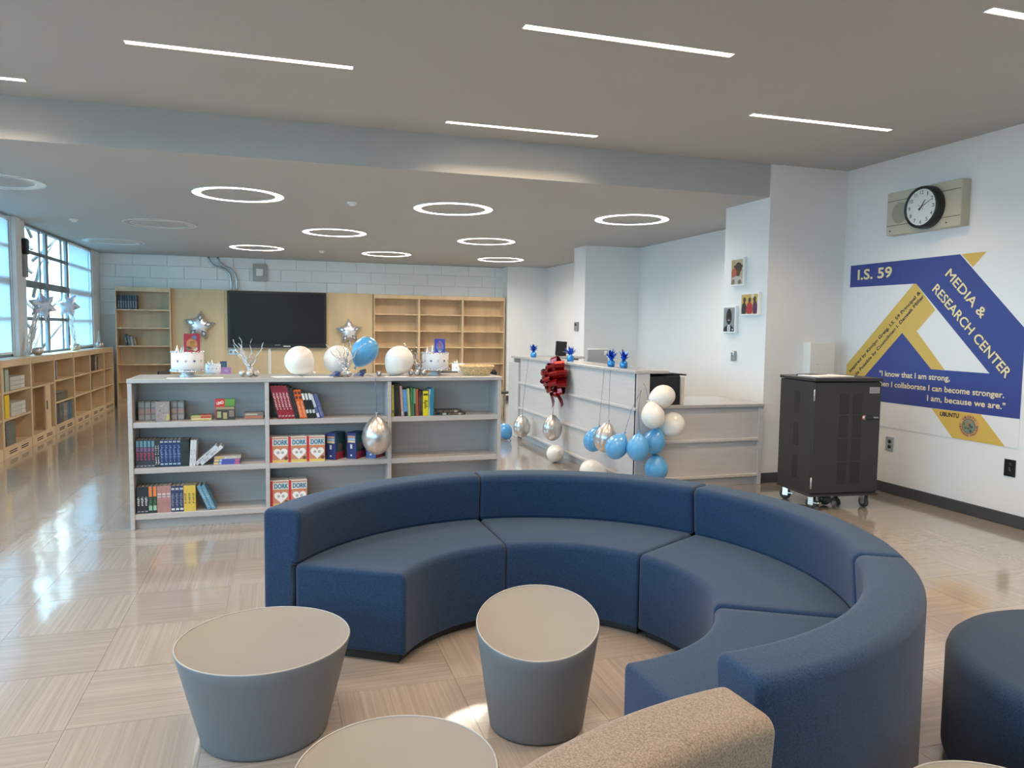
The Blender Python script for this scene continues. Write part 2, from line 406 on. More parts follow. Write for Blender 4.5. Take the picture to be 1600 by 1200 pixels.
# exterior
ex = thing('brick_building', 'pale sunlit brick building seen through the window', 'building', (-9.5, 34, -4))
MB().box(-7, 6, 0, 8, 0, 13).obj('facade', mat('far_brick', (.62, .52, .44), .8, var=.15, scale=(1, 1, 4)), ex)
wm = MB().box(-.4, .4, -.08, .02, 0, 1.2).mesh('window')
for r in range(4):
    for c in range(5): link('window', wm, flat((.42, .46, .50), .2), ex, (-4.6+2.1*c, 0, 1.6+3*r))
MB().box(-7.2, 6.2, -.15, 8.2, 13, 13.4).obj('cornice', PAPER, ex)
gr = MB().box(-80, 40, -60, 90, -4.2, -4).obj('ground_outside', mat('asphalt', (.055, .055, .058), .9)); struct(gr)
tr = thing('bare_tree', 'bare winter tree outside the window', 'tree', (-6.6, 24, -4))
m = MB(); m.tube([(0, 0, 0), (.1, 0, 3), (.0, .1, 5.5)], [.16, .13, .09], 8)
for k in range(16):
    z = 3+k*.33; a = k*2.4; L = 1.7
    m.tube([(.05, 0, z), (.05+L*.5*math.cos(a), L*.5*math.sin(a), z+.8), (.05+L*math.cos(a+.3), L*math.sin(a+.3), z+1.9)], [.05, .03, .012], 5)
m.obj('trunk_and_branches', mat('bark', (.18, .15, .13), .9), tr)

# ================================================================== CEILING FIXTURES
def strip(x0, x1, y, label):
    t = thing('linear_ceiling_light', label, 'ceiling light', ((x0+x1)/2, y, ZH), 0, 'recessed linear lights')
    L = (x1-x0)/2
    MB().box(-L-.006, L+.006, -.034, -.028, -.006, 0).box(-L-.006, L+.006, .028, .034, -.006, 0).box(-L-.006, -L, -.028, .028, -.006, 0).box(L, L+.006, -.028, .028, -.006, 0).obj('trim', TRIMW, t)
    MB().box(-L, L, -.028, .028, -.004, 0).obj('diffuser', LED, t)
    d = bpy.data.lights.new('led_strip', 'AREA'); d.shape = 'RECTANGLE'; d.size = 2*L; d.size_y = .056; d.energy = STRIP_WATT; d.color = LED_COL; d.spread = R(125)
    o = bpy.data.objects.new('led_strip', d); COL.objects.link(o); o.parent = t; o.location = (0, 0, -.007)
LS = 1.335
for x, y, lab in [(-.86, 5.065, 'glowing linear ceiling light above the left seating, left of the longest one'), (1.32, 4.07, 'long glowing linear ceiling light at the top centre'),
                  (1.32, 6.1, 'glowing linear ceiling light close to the bulkhead, above the counter'), (3.51, 5.09, 'glowing linear ceiling light nearest the wall clock'),
                  (-3.0, 6.08, 'glowing linear ceiling light at the left edge near the bulkhead'), (3.53, 3.08, 'glowing linear ceiling light cut off at the upper right corner'),
                  (-.86, 3.06, 'linear ceiling light'), (-3.0, 4.07, 'linear ceiling light'), (1.32, 2.07, 'linear ceiling light'), (-3.0, 2.07, 'linear ceiling light'),
                  (-.86, 1.07, 'linear ceiling light'), (3.51, 1.07, 'linear ceiling light'), (1.32, .07, 'linear ceiling light'), (-.86, -1, 'linear ceiling light'), (3.51, -1, 'linear ceiling light'), (1.32, -2, 'linear ceiling light')]:
    strip(x, x+LS, y, lab if len(lab.split()) > 3 else 'linear ceiling light behind the viewer')
ring_me = {}
def ring(x, y, on, label):
    t = thing('ring_ceiling_light', label, 'ceiling light', (x, y, ZL), 0, 'recessed ring lights')
    if 'd' not in ring_me:
        def ann(r0, r1, z0, z1, n=56):
            m = MB(); vs = []; fs = []
            for k in range(n):
                c, s = math.cos(2*PI*k/n), math.sin(2*PI*k/n)
                vs += [(r0*c, r0*s, z0), (r1*c, r1*s, z0), (r1*c, r1*s, z1), (r0*c, r0*s, z1)]
            for k in range(n):
                a, b = 4*k, 4*((k+1) % n)
                fs += [(a, a+1, b+1, b), (a+1, a+2, b+2, b+1), (a+2, a+3, b+3, b+2), (a+3, a, b, b+3)]
            return m.add(vs, fs)
        ring_me['d'] = ann(.368, .447, -.005, 0).mesh('diffuser'); ring_me['o'] = ring_me['d'].copy()
        ring_me['t'] = ann(.447, .458, -.008, 0).add(*[(q.v, q.f) for q in [ann(.357, .368, -.008, 0)]][0]).mesh('trim')
    if on:
        d = bpy.data.lights.new('ring_led', 'AREA'); d.shape = 'DISK'; d.size = .88; d.energy = RING_WATT; d.color = RING_COL; d.spread = R(155)
        o = bpy.data.objects.new('ring_led', d); COL.objects.link(o); o.parent = t; o.location = (0, 0, -.012)
    link('diffuser', ring_me['d'] if on else ring_me['o'], LEDR if on else LEDOFF, t)
    link('trim', ring_me['t'], TRIMW, t)
for x, y, on, lab in [(-.385, 8.35, 1, 'large glowing ring light nearest the bulkhead on the left'), (1.91, 8.42, 1, 'glowing ring light in the middle of the front row'),
                      (4.14, 8.4, 1, 'glowing ring light nearest the three framed photos'), (-2.62, 8.4, 0, 'unlit ring light at the left edge of the picture'),
                      (-1.51, 11.12, 0, 'unlit ring light left in the second row'), (.78, 11.13, 1, 'glowing ring light second row, above the television side'), (3.09, 11.3, 1, 'glowing ring light second row on the right'),
                      (-2.59, 13.8, 0, 'unlit ring light closest to the window and far corner'), (-.35, 13.8, 1, 'glowing ring light in the far row above the wall box'),
                      (1.91, 13.95, 1, 'glowing ring light in the far row, middle'), (4.15, 14.1, 1, 'glowing ring light in the far row, rightmost')]:
    ring(x, y, on, lab)
for x, y, lab in [(-2.53, 11.06, 'white ceiling sensor near the window pier'), (.775, 8.4, 'small white ceiling sensor between the two big front rings'), (.75, 13.88, 'tiny white ceiling sensor in the far row of rings')]:
    t = thing('smoke_detector', lab, 'sensor', (x, y, ZL))
    MB().lathe([(.055, 0), (.055, -.012), (.045, -.02)], 20).obj('base', WHITEP, t)
    MB().lathe([(.04, -.02), (.036, -.034), (.02, -.04)], 20).obj('dome', WHITEP, t)

# ================================================================== SOFA
def rpoly(pts, rad, inset=0., seg=5):
    """convex CCW polygon with per-corner fillets, inset inward"""
    n = len(pts); P = [Vector(p) for p in pts]; out = []
    if inset:
        L = []
        for i in range(n):
            d = (P[(i+1) % n]-P[i]).normalized(); nn = Vector((-d.y, d.x)); L.append((P[i]+nn*inset, d))
        Q = []
        for i in range(n):
            p, d = L[i-1]; q, e = L[i]; den = d.x*e.y-d.y*e.x; t = ((q.x-p.x)*e.y-(q.y-p.y)*e.x)/den; Q.append(p+d*t)
        P = Q
    for i in range(n):
        r = max(rad[i]-inset, .004); a = (P[i-1]-P[i]).normalized(); b = (P[(i+1) % n]-P[i]).normalized()
        half = math.acos(max(-1, min(1, a.dot(b))))/2; d = r/math.tan(half); c = P[i]+(a+b).normalized()*(r/math.sin(half))
        s0 = P[i]+a*d-c; s1 = P[i]+b*d-c; a0 = math.atan2(s0.y, s0.x); a1 = math.atan2(s1.y, s1.x)
        while a1 < a0: a1 += 2*PI
        for k in range(seg+1):
            t = a0+(a1-a0)*k/seg; out.append((c.x+r*math.cos(t), c.y+r*math.sin(t)))
    return out
def sector(poly, rad, a0, a1, e=.03, seg=26):
    """sweep a profile (r,z) from angle a0 to a1 about the z axis with rounded ends"""
    rm = sum(p[0] for p in poly)/len(poly); st = []
    for k in range(5):
        t = PI/2*k/4; st.append((e*(1-math.sin(t)), e*(1-math.cos(t))))       # (inset, distance)
    secs = [(a0+d/rm, i) for i, d in st]
    for k in range(1, seg): secs.append((a0+e/rm+(a1-a0-2*e/rm)*k/seg, 0))
    secs += [(a1-d/rm, i) for i, d in reversed(st)]
    vs = []; fs = []; n = None
    for a, ins in secs:
        pr = rpoly(poly, rad, ins); n = len(pr); c, s = math.cos(a), math.sin(a)
        vs += [(r*c, r*s, z) for r, z in pr]
    for i in range(len(secs)-1):
        for k in range(n): fs.append((i*n+k, (i+1)*n+k, (i+1)*n+(k+1) % n, i*n+(k+1) % n))
    m = MB().add(vs, fs, True)
    m.f += [tuple(range(n)), tuple((len(secs)-1)*n+k for k in range(n))]; m.sm += [False, False]
    return m
G = .003
def sofa(label, cx, cy, a0, a1, mtl, group):
    a0 += G; a1 -= G
    t = thing('curved_sofa_section', label, 'sofa', (cx, cy, 0), 0, group)
    sector([(.68, .045), (1.235, .045), (1.235, .43), (.68, .43)], [.012, .012, .02, .036], a0, a1, .02).obj('seat', mtl, t)
    sector([(1.238, .045), (1.40, .045), (1.40, .69), (1.20, .69), (1.222, .44), (1.238, .43)], [.006, .012, .035, .038, .006, .003], a0, a1, .02).obj('backrest', mtl, t)
    sector([(.72, 0), (1.36, 0), (1.36, .045), (.72, .045)], [.004]*4, a0+.03, a1-.03, .006).obj('plinth', FOOT, t)
    return t
CX, CY = 1.125, 2.97
sofa('navy curved sofa section at the left end of the ring, beside the grey bookcase', CX, CY, R(90), R(150), NAVY, 'navy ring sofa')
sofa('navy curved sofa section at the back middle of the ring', CX, CY, R(30), R(90), NAVY, 'navy ring sofa')
sofa('navy curved sofa section on the right of the ring, facing the stools', CX, CY, R(-31.2), R(30), NAVY, 'navy ring sofa')
pv = Vector((CX+1.4*math.cos(R(-31.2)), CY+1.4*math.sin(R(-31.2)))); th = R(2.4)
cc = pv+Matrix.Rotation(th, 2) @ (Vector((CX, CY))-pv)
sofa('navy curved sofa section nearest the viewer, its back to the round ottoman', cc.x, cc.y, R(-91.2)+th, R(-31.2)+th, NAVY, 'navy ring sofa')
sofa('beige curved sofa section at the bottom edge, its back to the navy ring', 1.155, .15, R(94.5), R(154.5), BEIGE, None)
ot = thing('round_ottoman', 'large round navy ottoman cut off at the right edge', 'ottoman', (2.75, 1.635, 0))
MB().lathe([(.0001, .05), (.585, .05), (.60, .065), (.60, .40), (.592, .425), (.572, .443), (.54, .45), (.0001, .452)], 72, caps=False).obj('cushion', NAVY, ot)
MB().lathe([(.54, 0), (.54, .05)], 48).obj('plinth', FOOT, ot)

def stool(label, cx, cy, rb, rt, h, tilt=0., az=0., dish=.03):
    t = thing('round_stool', label, 'stool', (cx, cy, 0), 0, 'grey dished stools')
    n = 64; ca, sa = math.cos(az), math.sin(az)
    def ringpts(r, z, k): # k = share of the tilt
        o = []
        for i in range(n):
            a = 2*PI*i/n; x, y = r*math.cos(a), r*math.sin(a); o.append((x, y, z+k*tilt*(x*ca+y*sa)))
        return o
    b = MB(); vs = []; L = [(rb-.012, 0, 0), (rb-.002, .006, 0), (rb, .02, 0)]
    for i in range(1, 9):
        q = i/8; L.append((rb+(rt-rb)*q, .02+(h-.022)*q, q))
    L.append((rt-.0015, h, 1)); L.append((rt-.006, h, 1))
    for r, z, k in L: vs += ringpts(r, z, k)
    fs = [tuple(range(n-1, -1, -1))]
    for j in range(len(L)-1):
        for i in range(n): fs.append((j*n+i, j*n+(i+1) % n, (j+1)*n+(i+1) % n, (j+1)*n+i))
    b.add(vs, fs, True).obj('body', STOOL_SHADED, t)
    d = MB(); vs = []; K = 8
    for j in range(K):
        q = 1-j/K; vs += ringpts((rt-.006)*q, h-dish*(1-q*q), 1)
    vs.append((0, 0, h-dish)); fs = []
    for j in range(K-1):
        for i in range(n): fs.append((j*n+i, j*n+(i+1) % n, (j+1)*n+(i+1) % n, (j+1)*n+i))
    for i in range(n): fs.append(((K-1)*n+i, (K-1)*n+(i+1) % n, K*n))
    d.add(vs, fs, True).obj('dished_seat', STOOL_LIT, t)
    rp = ringpts(rt-.004, h+.0005, 1); MB().tube(rp+[rp[0]], .0028, 6).obj('rim_highlight', STOOL_GLINT, t)  # thin pale ring added as the glint along the seat edge
stool('wide low grey stool with a dished top, at the left', -.065, 2.93, .237, .322, .36, dish=.035)
stool('tall narrow grey stool with a tilted dished top, in front of the sofa', .96, 2.69, .188, .243, .41, .245, R(70), .04)
stool('grey stool cut off at the bottom edge, left of the beige sofa', .293, 1.94, .2, .277, .36, dish=.03)
stool('stool with only a sliver of its tan top showing at the lower right', 1.63, 1.235, .185, .24, .42, dish=.03)

# ================================================================== NEAR GREY BOOKCASE
BX0, BX1, BY0, BY1, BT = -1.085, 1.825, 6.135, 6.70, 1.147
BMID = 6.43
bc = thing('grey_bookcase', 'low grey laminate bookcase with three bays of books, behind the sofa', 'bookcase', (0, 0, 0))
MB().bbox(BX0-.004, BX1+.004, BY0-.004, BY1, BT-.032, BT, .003).obj('top_board', GREYT, bc)
for a, b in ((BX0, BX0+.03), (BX1-.03, BX1)): MB().bbox(a, b, BY0, BY1, 0, BT-.032, .002).obj('side_panel', GREYL, bc)
DIV = [-.096, .865]
for d in DIV: MB().bbox(d-.016, d+.016, BY0+.004, BMID, .075, BT-.032, .002).obj('divider', GREYL, bc)
MB().box(BX0+.03, BX1-.03, BMID, BMID+.018, .02, BT-.032).obj('back_panel', GREYL, bc)
BAYS = [(BX0+.03, DIV[0]-.016), (DIV[0]+.016, DIV[1]-.016), (DIV[1]+.016, BX1-.03)]
SHZ = [.117, .469, .818]
for a, b in BAYS:
    for z in SHZ: MB().bbox(a, b, BY0+.008, BMID, z-.042, z, .002).obj('shelf', GREYL, bc)
MB().box(BX0+.03, BX1-.03, BY0+.05, BY0+.068, 0, .075).obj('kick_board', GREYL, bc)

# ---- books
bk_cache = {}
def book(x, z, w, h, d, col, label, group, bands=(), lean=0, y=6.17, flat_=False, rz=0, name='book'):
    """standing book, spine towards -Y; x = left of the foot. lean>0: top tips to the left"""
    key = (round(w, 4), round(h, 4), round(d, 4), col, tuple(bands))
    if key not in bk_cache:
        c = .0022
        cov = MB().box(0, w, 0, c, 0, h).box(0, c, c, d, 0, h).box(w-c, w, c, d, 0, h).mesh('book'); cov.materials.append(flat(col, .4))
        pg = MB().box(c, w-c, c, d-.004, .003, h-.003).mesh('pages'); pg.materials.append(PAGES)
        bs = []
        rr = random.Random(int(w*1e5))
        for i, (q0, q1, bcol) in enumerate(bands):
            e = min(.15*w, .004); bm_ = MB()
            if q1-q0 > .24 and q1 < .97 and q0 > .05 and w > .014:      # a run of lettering down the spine
                zz = h*q0
                while zz < h*q1-.008:
                    hh = rr.uniform(.005, .014); aa = e+rr.uniform(0, .25)*w; bb = w-e-rr.uniform(0, .25)*w
                    bm_.box(aa, (aa+bb)/2-.0012, -.0008, 0, zz, zz+hh); bm_.box((aa+bb)/2-.001, bb, -.0008, 0, zz+rr.uniform(-.002, .003), zz+hh*.6); zz += hh+.003
            else: bm_.box(e, w-e, -.0008, 0, h*q0, h*q1)
            me = bm_.mesh('spine_print'); me.materials.append(flat(bcol, .4)); bs.append(me)
        bk_cache[key] = (cov, pg, bs)
    cov, pg, bs = bk_cache[key]
    o = link(name, cov, None, None, (x, y, z)); tag(o, label, 'book', group)
    if flat_: o.rotation_euler = (0, PI/2, rz); 
    else:
        o.rotation_euler = (0, -lean, rz)
        if lean < 0: o.location.z = z+w*math.sin(-lean)
    link('pages', pg, None, o)
    for me in bs: link('spine_print', me, None, o)
    return o
DK = (.015, .015, .02)
z0, z1, z2 = SHZ
# bay 1, top shelf: silver sketch-covered tins/books and card games
for k, (x, w, h) in enumerate([(-1.03, .042, .150), (-.985, .040, .150), (-.942, .040, .150), (-.80, .042, .148), (-.755, .045, .148)]):
    book(x, z2, w, h, .11, (.20, .19, .19), 'silver-grey patterned book on the top left shelf of the grey bookcase', 'silver patterned books on the top left shelf',
         [(.08, .3, (.33, .30, .29)), (.38, .62, (.36, .24, .22)), (.7, .92, (.30, .32, .33))], y=6.24)
cb = thing('patterned_book', 'silver patterned book shown cover out before the matching row', 'book', (-.905, 6.19, z2))
MB().bbox(0, .10, 0, .03, 0, .152, .002).obj('cover', flat((.30, .26, .25), .35), cb)
pm = MB()
for k in range(26):
    a = random.uniform(.008, .085); b = random.uniform(.01, .135); pm.box(a, a+.009, -.0008, 0, b, b+.010)
pm.obj('cover_print', flat((.48, .36, .33), .35), cb)
MB().prism([(.07, .01), (.098, .01), (.098, .05), (.085, .06)], ((0, -.001, 0), UX, UZ), .0008).obj('cover_corner_print', flat((.55, .45, .12)), cb)
def cardbox(label, x, y, z, w, d, h, face, prints):
    t = thing('card_game_box', label, 'game box', (x, y, z), 0)
    MB().bbox(0, w, 0, d, 0, h, .002).obj('box', flat(face, .35), t)
    for (a, b, c, e, col) in prints: MB().box(a*w, b*w, -.0008, 0, c*h, e*h).obj('box_print', flat(col, .35), t)
    return t
cg = cardbox('upright red and green card game box on the top left shelf', -.482, 6.20, z2, .145, .04, .165, (.05, .045, .04),
             [(0, .5, .62, 1, (.55, .03, .03)), (.5, 1, .66, 1, (.12, .30, .05)), (.03, .97, .5, .62, (.35, .28, .14)), (.1, .3, .1, .4, (.35, .38, .16)), (.4, .6, .05, .35, (.45, .35, .15)), (.7, .95, .15, .45, (.25, .2, .15)), (0, .05, 0, .62, (.5, .05, .05))])
put_text('UNO', 'box_lettering', flat((.85, .8, .72)), cg, (.016, -.0012, .118), (1, 0, .25), (-.25, 0, 1), .05, .022, .03)
t = thing('card_game_box', 'flat red and green card game box lying left of the upright one', 'game box', (-.655, 6.18, z2))
MB().bbox(0, .15, 0, .11, 0, .04, .002).obj('box', flat((.42, .36, .14), .35), t)
MB().box(.0, .06, .005, .11, .04, .041).obj('box_print', flat((.10, .25, .06)), t); MB().box(.06, .15, .005, .11, .04, .041).obj('box_print', flat((.5, .05, .04)), t)
MB().box(.005, .145, -.0008, 0, .01, .018).obj('box_print', flat((.75, .6, .3)), t); MB().box(.07, .145, -.0008, 0, .02, .036).obj('box_print', flat((.5, .06, .04)), t)
t = thing('card_game_box', 'flat brown and red card game box at the right end of the top left shelf', 'game box', (-.27, 6.22, z2))
MB().bbox(0, .145, 0, .10, 0, .05, .002).obj('box', flat((.20, .17, .15), .35), t)
MB().box(.004, .14, -.0008, 0, .006, .024).obj('box_print', flat((.5, .18, .10)), t); MB().box(.01, .10, -.0008, 0, .03, .042).obj('box_print', flat((.55, .48, .35)), t)
# bay 1, middle shelf
x = -1.045
for k in range(5):
    book(x, z1, .0262, .212, .145, (.03, .03, .05), 'dark book with teal top and red lettered spine, middle shelf', 'teal and red spined series',
         [(.04, .08, (.3, .3, .3)), (.28, .58, (.45, .05, .10)), (.58, .72, (.20, .10, .22)), (.74, .96, (.12, .28, .36))], y=6.175); x += .0266
for k in range(2):
    book(x, z1, .0165, .212, .14, (.02, .02, .02), 'thin black book with white lettered spine on the middle shelf', 'thin black and white spined pair', [(.1, .4, (.65, .65, .6)), (.45, .85, (.5, .5, .48))]); x += .0169
for k in range(5):
    book(x, z1, .0295, .208, .13, (.012, .025, .10), 'navy book with pale blue spine lettering on the middle shelf', 'navy lettered series', [(.08, .14, (.35, .45, .6)), (.2, .82, (.16, .24, .48)), (.9, .96, (.4, .4, .4))]); x += .0298
for k in range(4):
    book(x, z1, .0142, .208, .14, (.012, .014, .012), 'slim black book on the middle shelf beside the white pair', 'slim black spines', [(.1, .9, (.04, .05, .04))]); x += .0146
for k in range(2):
    book(x, z1, .0205, .200, .15, (.62, .64, .68), 'white-spined book standing at the end of the middle row', 'white spined pair', [(.1, .35, (.3, .3, .32)), (.45, .7, (.25, .26, .3))], lean=-.06); x += .022
for k in range(2):
    book(-.635+k*.036, z1+.0, .028, .205, .14, (.60, .63, .68), 'white-spined book tilted right against the pile on the middle shelf', 'tilted white spined pair', [(.15, .4, (.3, .3, .32)), (.5, .75, (.25, .26, .3))], lean=-.86, y=6.18)
zz = z1
for k in range(3):
    o = book(-.50+.004*k, zz+.021, .021, .195, .14, (.08, .10, .42) if k < 2 else (.45, .42, .38), ['blue book at the bottom of the flat pile on the middle shelf', 'blue book in the middle of the flat pile', 'grey book on top of the flat pile'][k], 'flat pile on the middle shelf',
             [(.02, .2, (.8, .6, .15)), (.22, .3, (.6, .65, .7)), (.8, .98, (.6, .12, .2))] if k < 2 else [(.03, .3, (.7, .4, .1)), (.4, .9, (.7, .7, .68))], y=6.18, flat_=True)
    zz += .0215
# bay 1, low shelf
x = -1.045
for k in range(3): book(x, z0, .0262, .205, .14, DK, 'black book with bold white spine letters on the lowest shelf', 'black bold lettered series', [(.05, .1, (.3, .3, .3)), (.3, .68, (.75, .75, .72))]); x += .0266
for k in range(2): book(x, z0, .0305, .205, .13, (.02, .03, .02), 'orange and green spined book on the lowest shelf', 'orange and green spined pair', [(.1, .28, (.35, .55, .40)), (.28, .6, (.06, .22, .06)), (.62, 1, (.72, .22, .07))]); x += .031
for k in range(3): book(x, z0, .0315, .205, .14, (.45, .22, .21), 'dusty pink book with a dark mark on the spine, lowest shelf', 'dusty pink series', [(.58, .72, (.75, .7, .7)), (.6, .68, (.05, .02, .02)), (.2, .45, (.36, .2, .18))]); x += .0322
for k in range(3): book(x, z0, .0298, .20, .14, (.03, .035, .10), 'dark blue book with pale spine lettering on the lowest shelf', 'dark blue pale lettered series', [(.06, .14, (.7, .7, .72)), (.2, .75, (.20, .22, .32)), (.85, .93, (.5, .5, .5))]); x += .0303
for k in range(3): book(x, z0, .0278, .20, .15, (.72, .50, .08), 'yellow-spined book on the lowest shelf', 'yellow spined series', [(.3, .75, (.10, .08, .05))]); x += .0284
for k in range(2): book(-.543+k*.031, z0, .027, .205, .145, (.12, .28, .42), 'light blue book leaning left against the yellow row, lowest shelf', 'leaning light blue pair', [(.1, .9, (.35, .5, .6))], lean=.40)
# bay 2, top shelf (leaning rows)
x = -.008; LN = .25
for k in range(5): book(x, z2, .0245, .272, .17, (.30, .012, .03), 'dark red book with white spine lettering leaning on the upper middle shelf', 'leaning dark red series', [(.28, .8, (.72, .62, .62)), (.06, .10, (.5, .3, .3))], lean=LN); x += .0254
book(x, z2, .0175, .265, .17, (.012, .012, .012), 'thin black book leaning between the red and the orange rows', None, [(.1, .9, (.05, .04, .04))], lean=LN); x += .018
book(x, z2, .0175, .25, .17, (.03, .02, .02), 'thin brown-black book leaning just left of the orange pair', None, [(.2, .7, (.08, .05, .04))], lean=LN); x += .018
for k in range(2): book(x, z2, .0275, .235, .15, (.72, .13, .01), 'orange book leaning on the upper middle shelf', 'leaning orange pair', [(.05, .3, (.78, .25, .12)), (.32, .62, (.8, .5, .42)), (.68, .78, (.12, .03, .02)), (.84, .94, (.12, .03, .02))], lean=LN-.02); x += .0285
for k in range(3): book(x, z2, .0245, .205, .14, (.012, .012, .014), 'black book with white-topped spine leaning on the upper middle shelf', 'leaning black white-topped series', [(.2, .34, (.6, .6, .6)), (.74, 1, (.75, .75, .76))], lean=LN); x += .0252
for k in range(2): book(x, z2, .026, .20, .14, (.10, .12, .30), 'blue and white book at the right end of the leaning row', 'leaning blue and white pair', [(.02, .2, (.6, .62, .7)), (.45, 1, (.55, .58, .66))] if k == 0 else [(.1, .5, (.25, .28, .5))], lean=LN+.05); x += .031
# bay 2: boxed sets shown cover out
def dork(label, x, z, y=6.17):
    t = thing('boxed_book_set', label, 'book', (x, y, z), 0, 'red and white boxed sets')
    w, h, d = .140, .205, .15
    MB().bbox(0, w, 0, d, 0, h, .002).obj('box', flat((.75, .70, .66), .4), t)
    MB().box(0, .018, -.0008, 0, 0, h).obj('red_edge_print', flat((.58, .03, .05), .4), t)
    MB().box(.018, w, -.0008, 0, .118, .132).obj('orange_print', flat((.62, .24, .10), .4), t)
    MB().box(.018, w, -.0008, 0, .02, .118).obj('pattern_print', flat((.60, .25, .18), .4), t)
    MB().box(.018, w, -.0008, 0, 0, .02).obj('yellow_print', flat((.75, .55, .15), .4), t)
    MB().box(.02, .135, -.0008, 0, .186, .200).obj('banner_print', flat((.55, .32, .28), .4), t)
    hp = []
    for k in range(28):
        a = 2*PI*k/28; hp.append((.080+.0033*16*math.sin(a)**3*1.0, .072+.0033*(13*math.cos(a)-5*math.cos(2*a)-2*math.cos(3*a)-math.cos(4*a))))
    MB().prism(hp[::-1], ((0, -.0008, 0), UX, UZ), .0006).obj('heart_print', flat((.86, .85, .83), .4), t)
    for q in (.062, .096): MB().lathe([(.0001, 0), (.012, 0)], 14, T(q, -.0018, .078) @ Matrix.Rotation(PI/2, 4, 'X'), caps=False).obj('oval_print', flat((.45, .43, .42)), t)
    MB().lathe([(.0001, 0), (.014, 0)], 14, T(.122, -.002, .032) @ Matrix.Rotation(PI/2, 4, 'X'), caps=False).obj('badge_print', flat((.16, .07, .03)), t)
    put_text('DORK', 'title_lettering', flat((.02, .22, .36)), t, (.03, -.001, .142), UX, UZ, .104, .036, .03)
dork('red and white boxed set facing out, first from left on the middle shelf', -.078, z1)
dork('red and white boxed set facing out, second on the middle shelf', .064, z1)
dork('red and white boxed set facing out, beside the dark blue sets', .206, z1)
dork('red and white boxed set on the lowest shelf, next to the divider', -.078, z0)
dork('red and white boxed set on the lowest shelf, beside the empty space', .064, z0)
for k, (x, lab) in enumerate([(.36, 'dark blue boxed set turned at an angle, nearest the red and white sets'), (.525, 'dark blue boxed set turned at an angle, middle of three'), (.683, 'lighter blue boxed set turned at an angle, below the silver balloon')]):
    t = thing('boxed_book_set', lab, 'book', (x, 6.235, z1), 0, 'angled blue boxed sets')
    A = Matrix.Rotation(-.62, 4, 'Z')
    c1 = (.02, .035, .16) if k < 2 else (.07, .14, .38)
    MB().bbox(0, .088, 0, .15, 0, .218, .002, A).obj('box', flat(c1, .35), t)
    m = MB(); cols = [(.75, .55, .3), (.35, .5, .65), (.6, .3, .2)]
    for i in range(3): MB().box(.01, .078, -.001, 0, .135+.02*i, .152+.02*i, A).obj('spine_print', flat(cols[i], .4), t)
    MB().box(.034, .052, -.001, 0, .085, .12, A).obj('spine_print', flat((.6, .6, .65)), t); MB().box(.036, .05, -.001, 0, .022, .036, A).obj('spine_print', flat((.7, .7, .75)), t)
    MB().box(.088, .089, .004, .146, .0, .062, A).obj('side_print', flat((.35, .03, .06)), t)
    MB().box(.088, .089, .004, .146, .062, .21, A).obj('side_print', flat((.02, .08, .10)), t)
    MB().lathe([(.0001, 0), (.03, 0)], 12, A @ T(.0898, .07, .10) @ Matrix.Rotation(PI/2, 4, 'Y'), caps=False).obj('side_print', flat((.16, .10, .08)), t)
# bay 3, top shelf
for lab, x, w, h, col, bands, lean in [
    ('yellow book against the divider on the right upper shelf', .889, .016, .262, (.62, .60, .08), [(.1, .2, (.2, .2, .05)), (.45, .7, (.75, .6, .4))], 0),
    ('black slim book first right of the yellow one', .907, .017, .272, (.015, .014, .013), [(.1, .9, (.06, .05, .05))], .02),
    ('black slim book second right of the yellow one', .926, .018, .272, (.02, .016, .015), [(.3, .8, (.08, .07, .06))], .03),
    ('dark brown slim book before the pink one', .946, .017, .268, (.04, .025, .02), [(.3, .6, (.1, .06, .05))], .04),
    ('pink book leaning on the right upper shelf', .968, .020, .255, (.50, .32, .28), [(.05, .15, (.6, .5, .45))], .06),
    ('sky blue spined book on the right upper shelf', .990, .034, .222, (.10, .28, .55), [(.0, .16, (.02, .02, .02)), (.2, .95, (.16, .38, .68))], .06),
    ('pale yellow-green book on the right upper shelf', 1.026, .021, .232, (.48, .50, .18), [(.1, .9, (.55, .55, .25))], .06),
    ('dark green book on the right upper shelf', 1.049, .020, .238, (.05, .16, .07), [(.5, .95, (.10, .30, .12))], .03),
    ('light green book on the right upper shelf', 1.071, .020, .232, (.16, .34, .18), [(.0, .45, (.05, .02, .02))], .02),
    ('red-orange book on the right upper shelf', 1.093, .019, .228, (.45, .09, .05), [(.2, .6, (.5, .2, .1))], .02),
    ('dark red-brown book on the right upper shelf', 1.114, .018, .215, (.09, .03, .03), [(.2, .8, (.25, .12, .08))], 0),
    ('near-black book left of the thick yellow one', 1.133, .014, .212, (.03, .03, .03), [(.2, .8, (.12, .1, .08))], 0),
    ('thick yellow and black book on the right upper shelf', 1.149, .046, .208, (.75, .66, .02), [(.3, .68, (.12, .10, .02)), (.82, .9, (.12, .10, .02))], 0),
    ('thin white and blue book beside the thick yellow one', 1.197, .012, .222, (.55, .6, .62), [(.3, .8, (.2, .3, .4))], -.02),
    ('teal book at the right end of the row on the right upper shelf', 1.212, .025, .232, (.02, .24, .36), [], -.02)]:
    book(x, z2, w, h, .155, col, lab, 'row on the right upper shelf', bands, lean)
for k in range(2):
    book(1.275+.035*k, z2+.022*(2-k)-.001, .021, .21, .14, (.05, .04, .035), ['dark book lying on top of another at right, upper shelf', 'dark book lying flat under another, right upper shelf'][k], None, [(.05, .2, (.45, .52, .45) if k else (.1, .08, .07)), (.3, .95, (.30, .24, .16)), (.7, .82, (.6, .6, .55))], flat_=True, y=6.18)

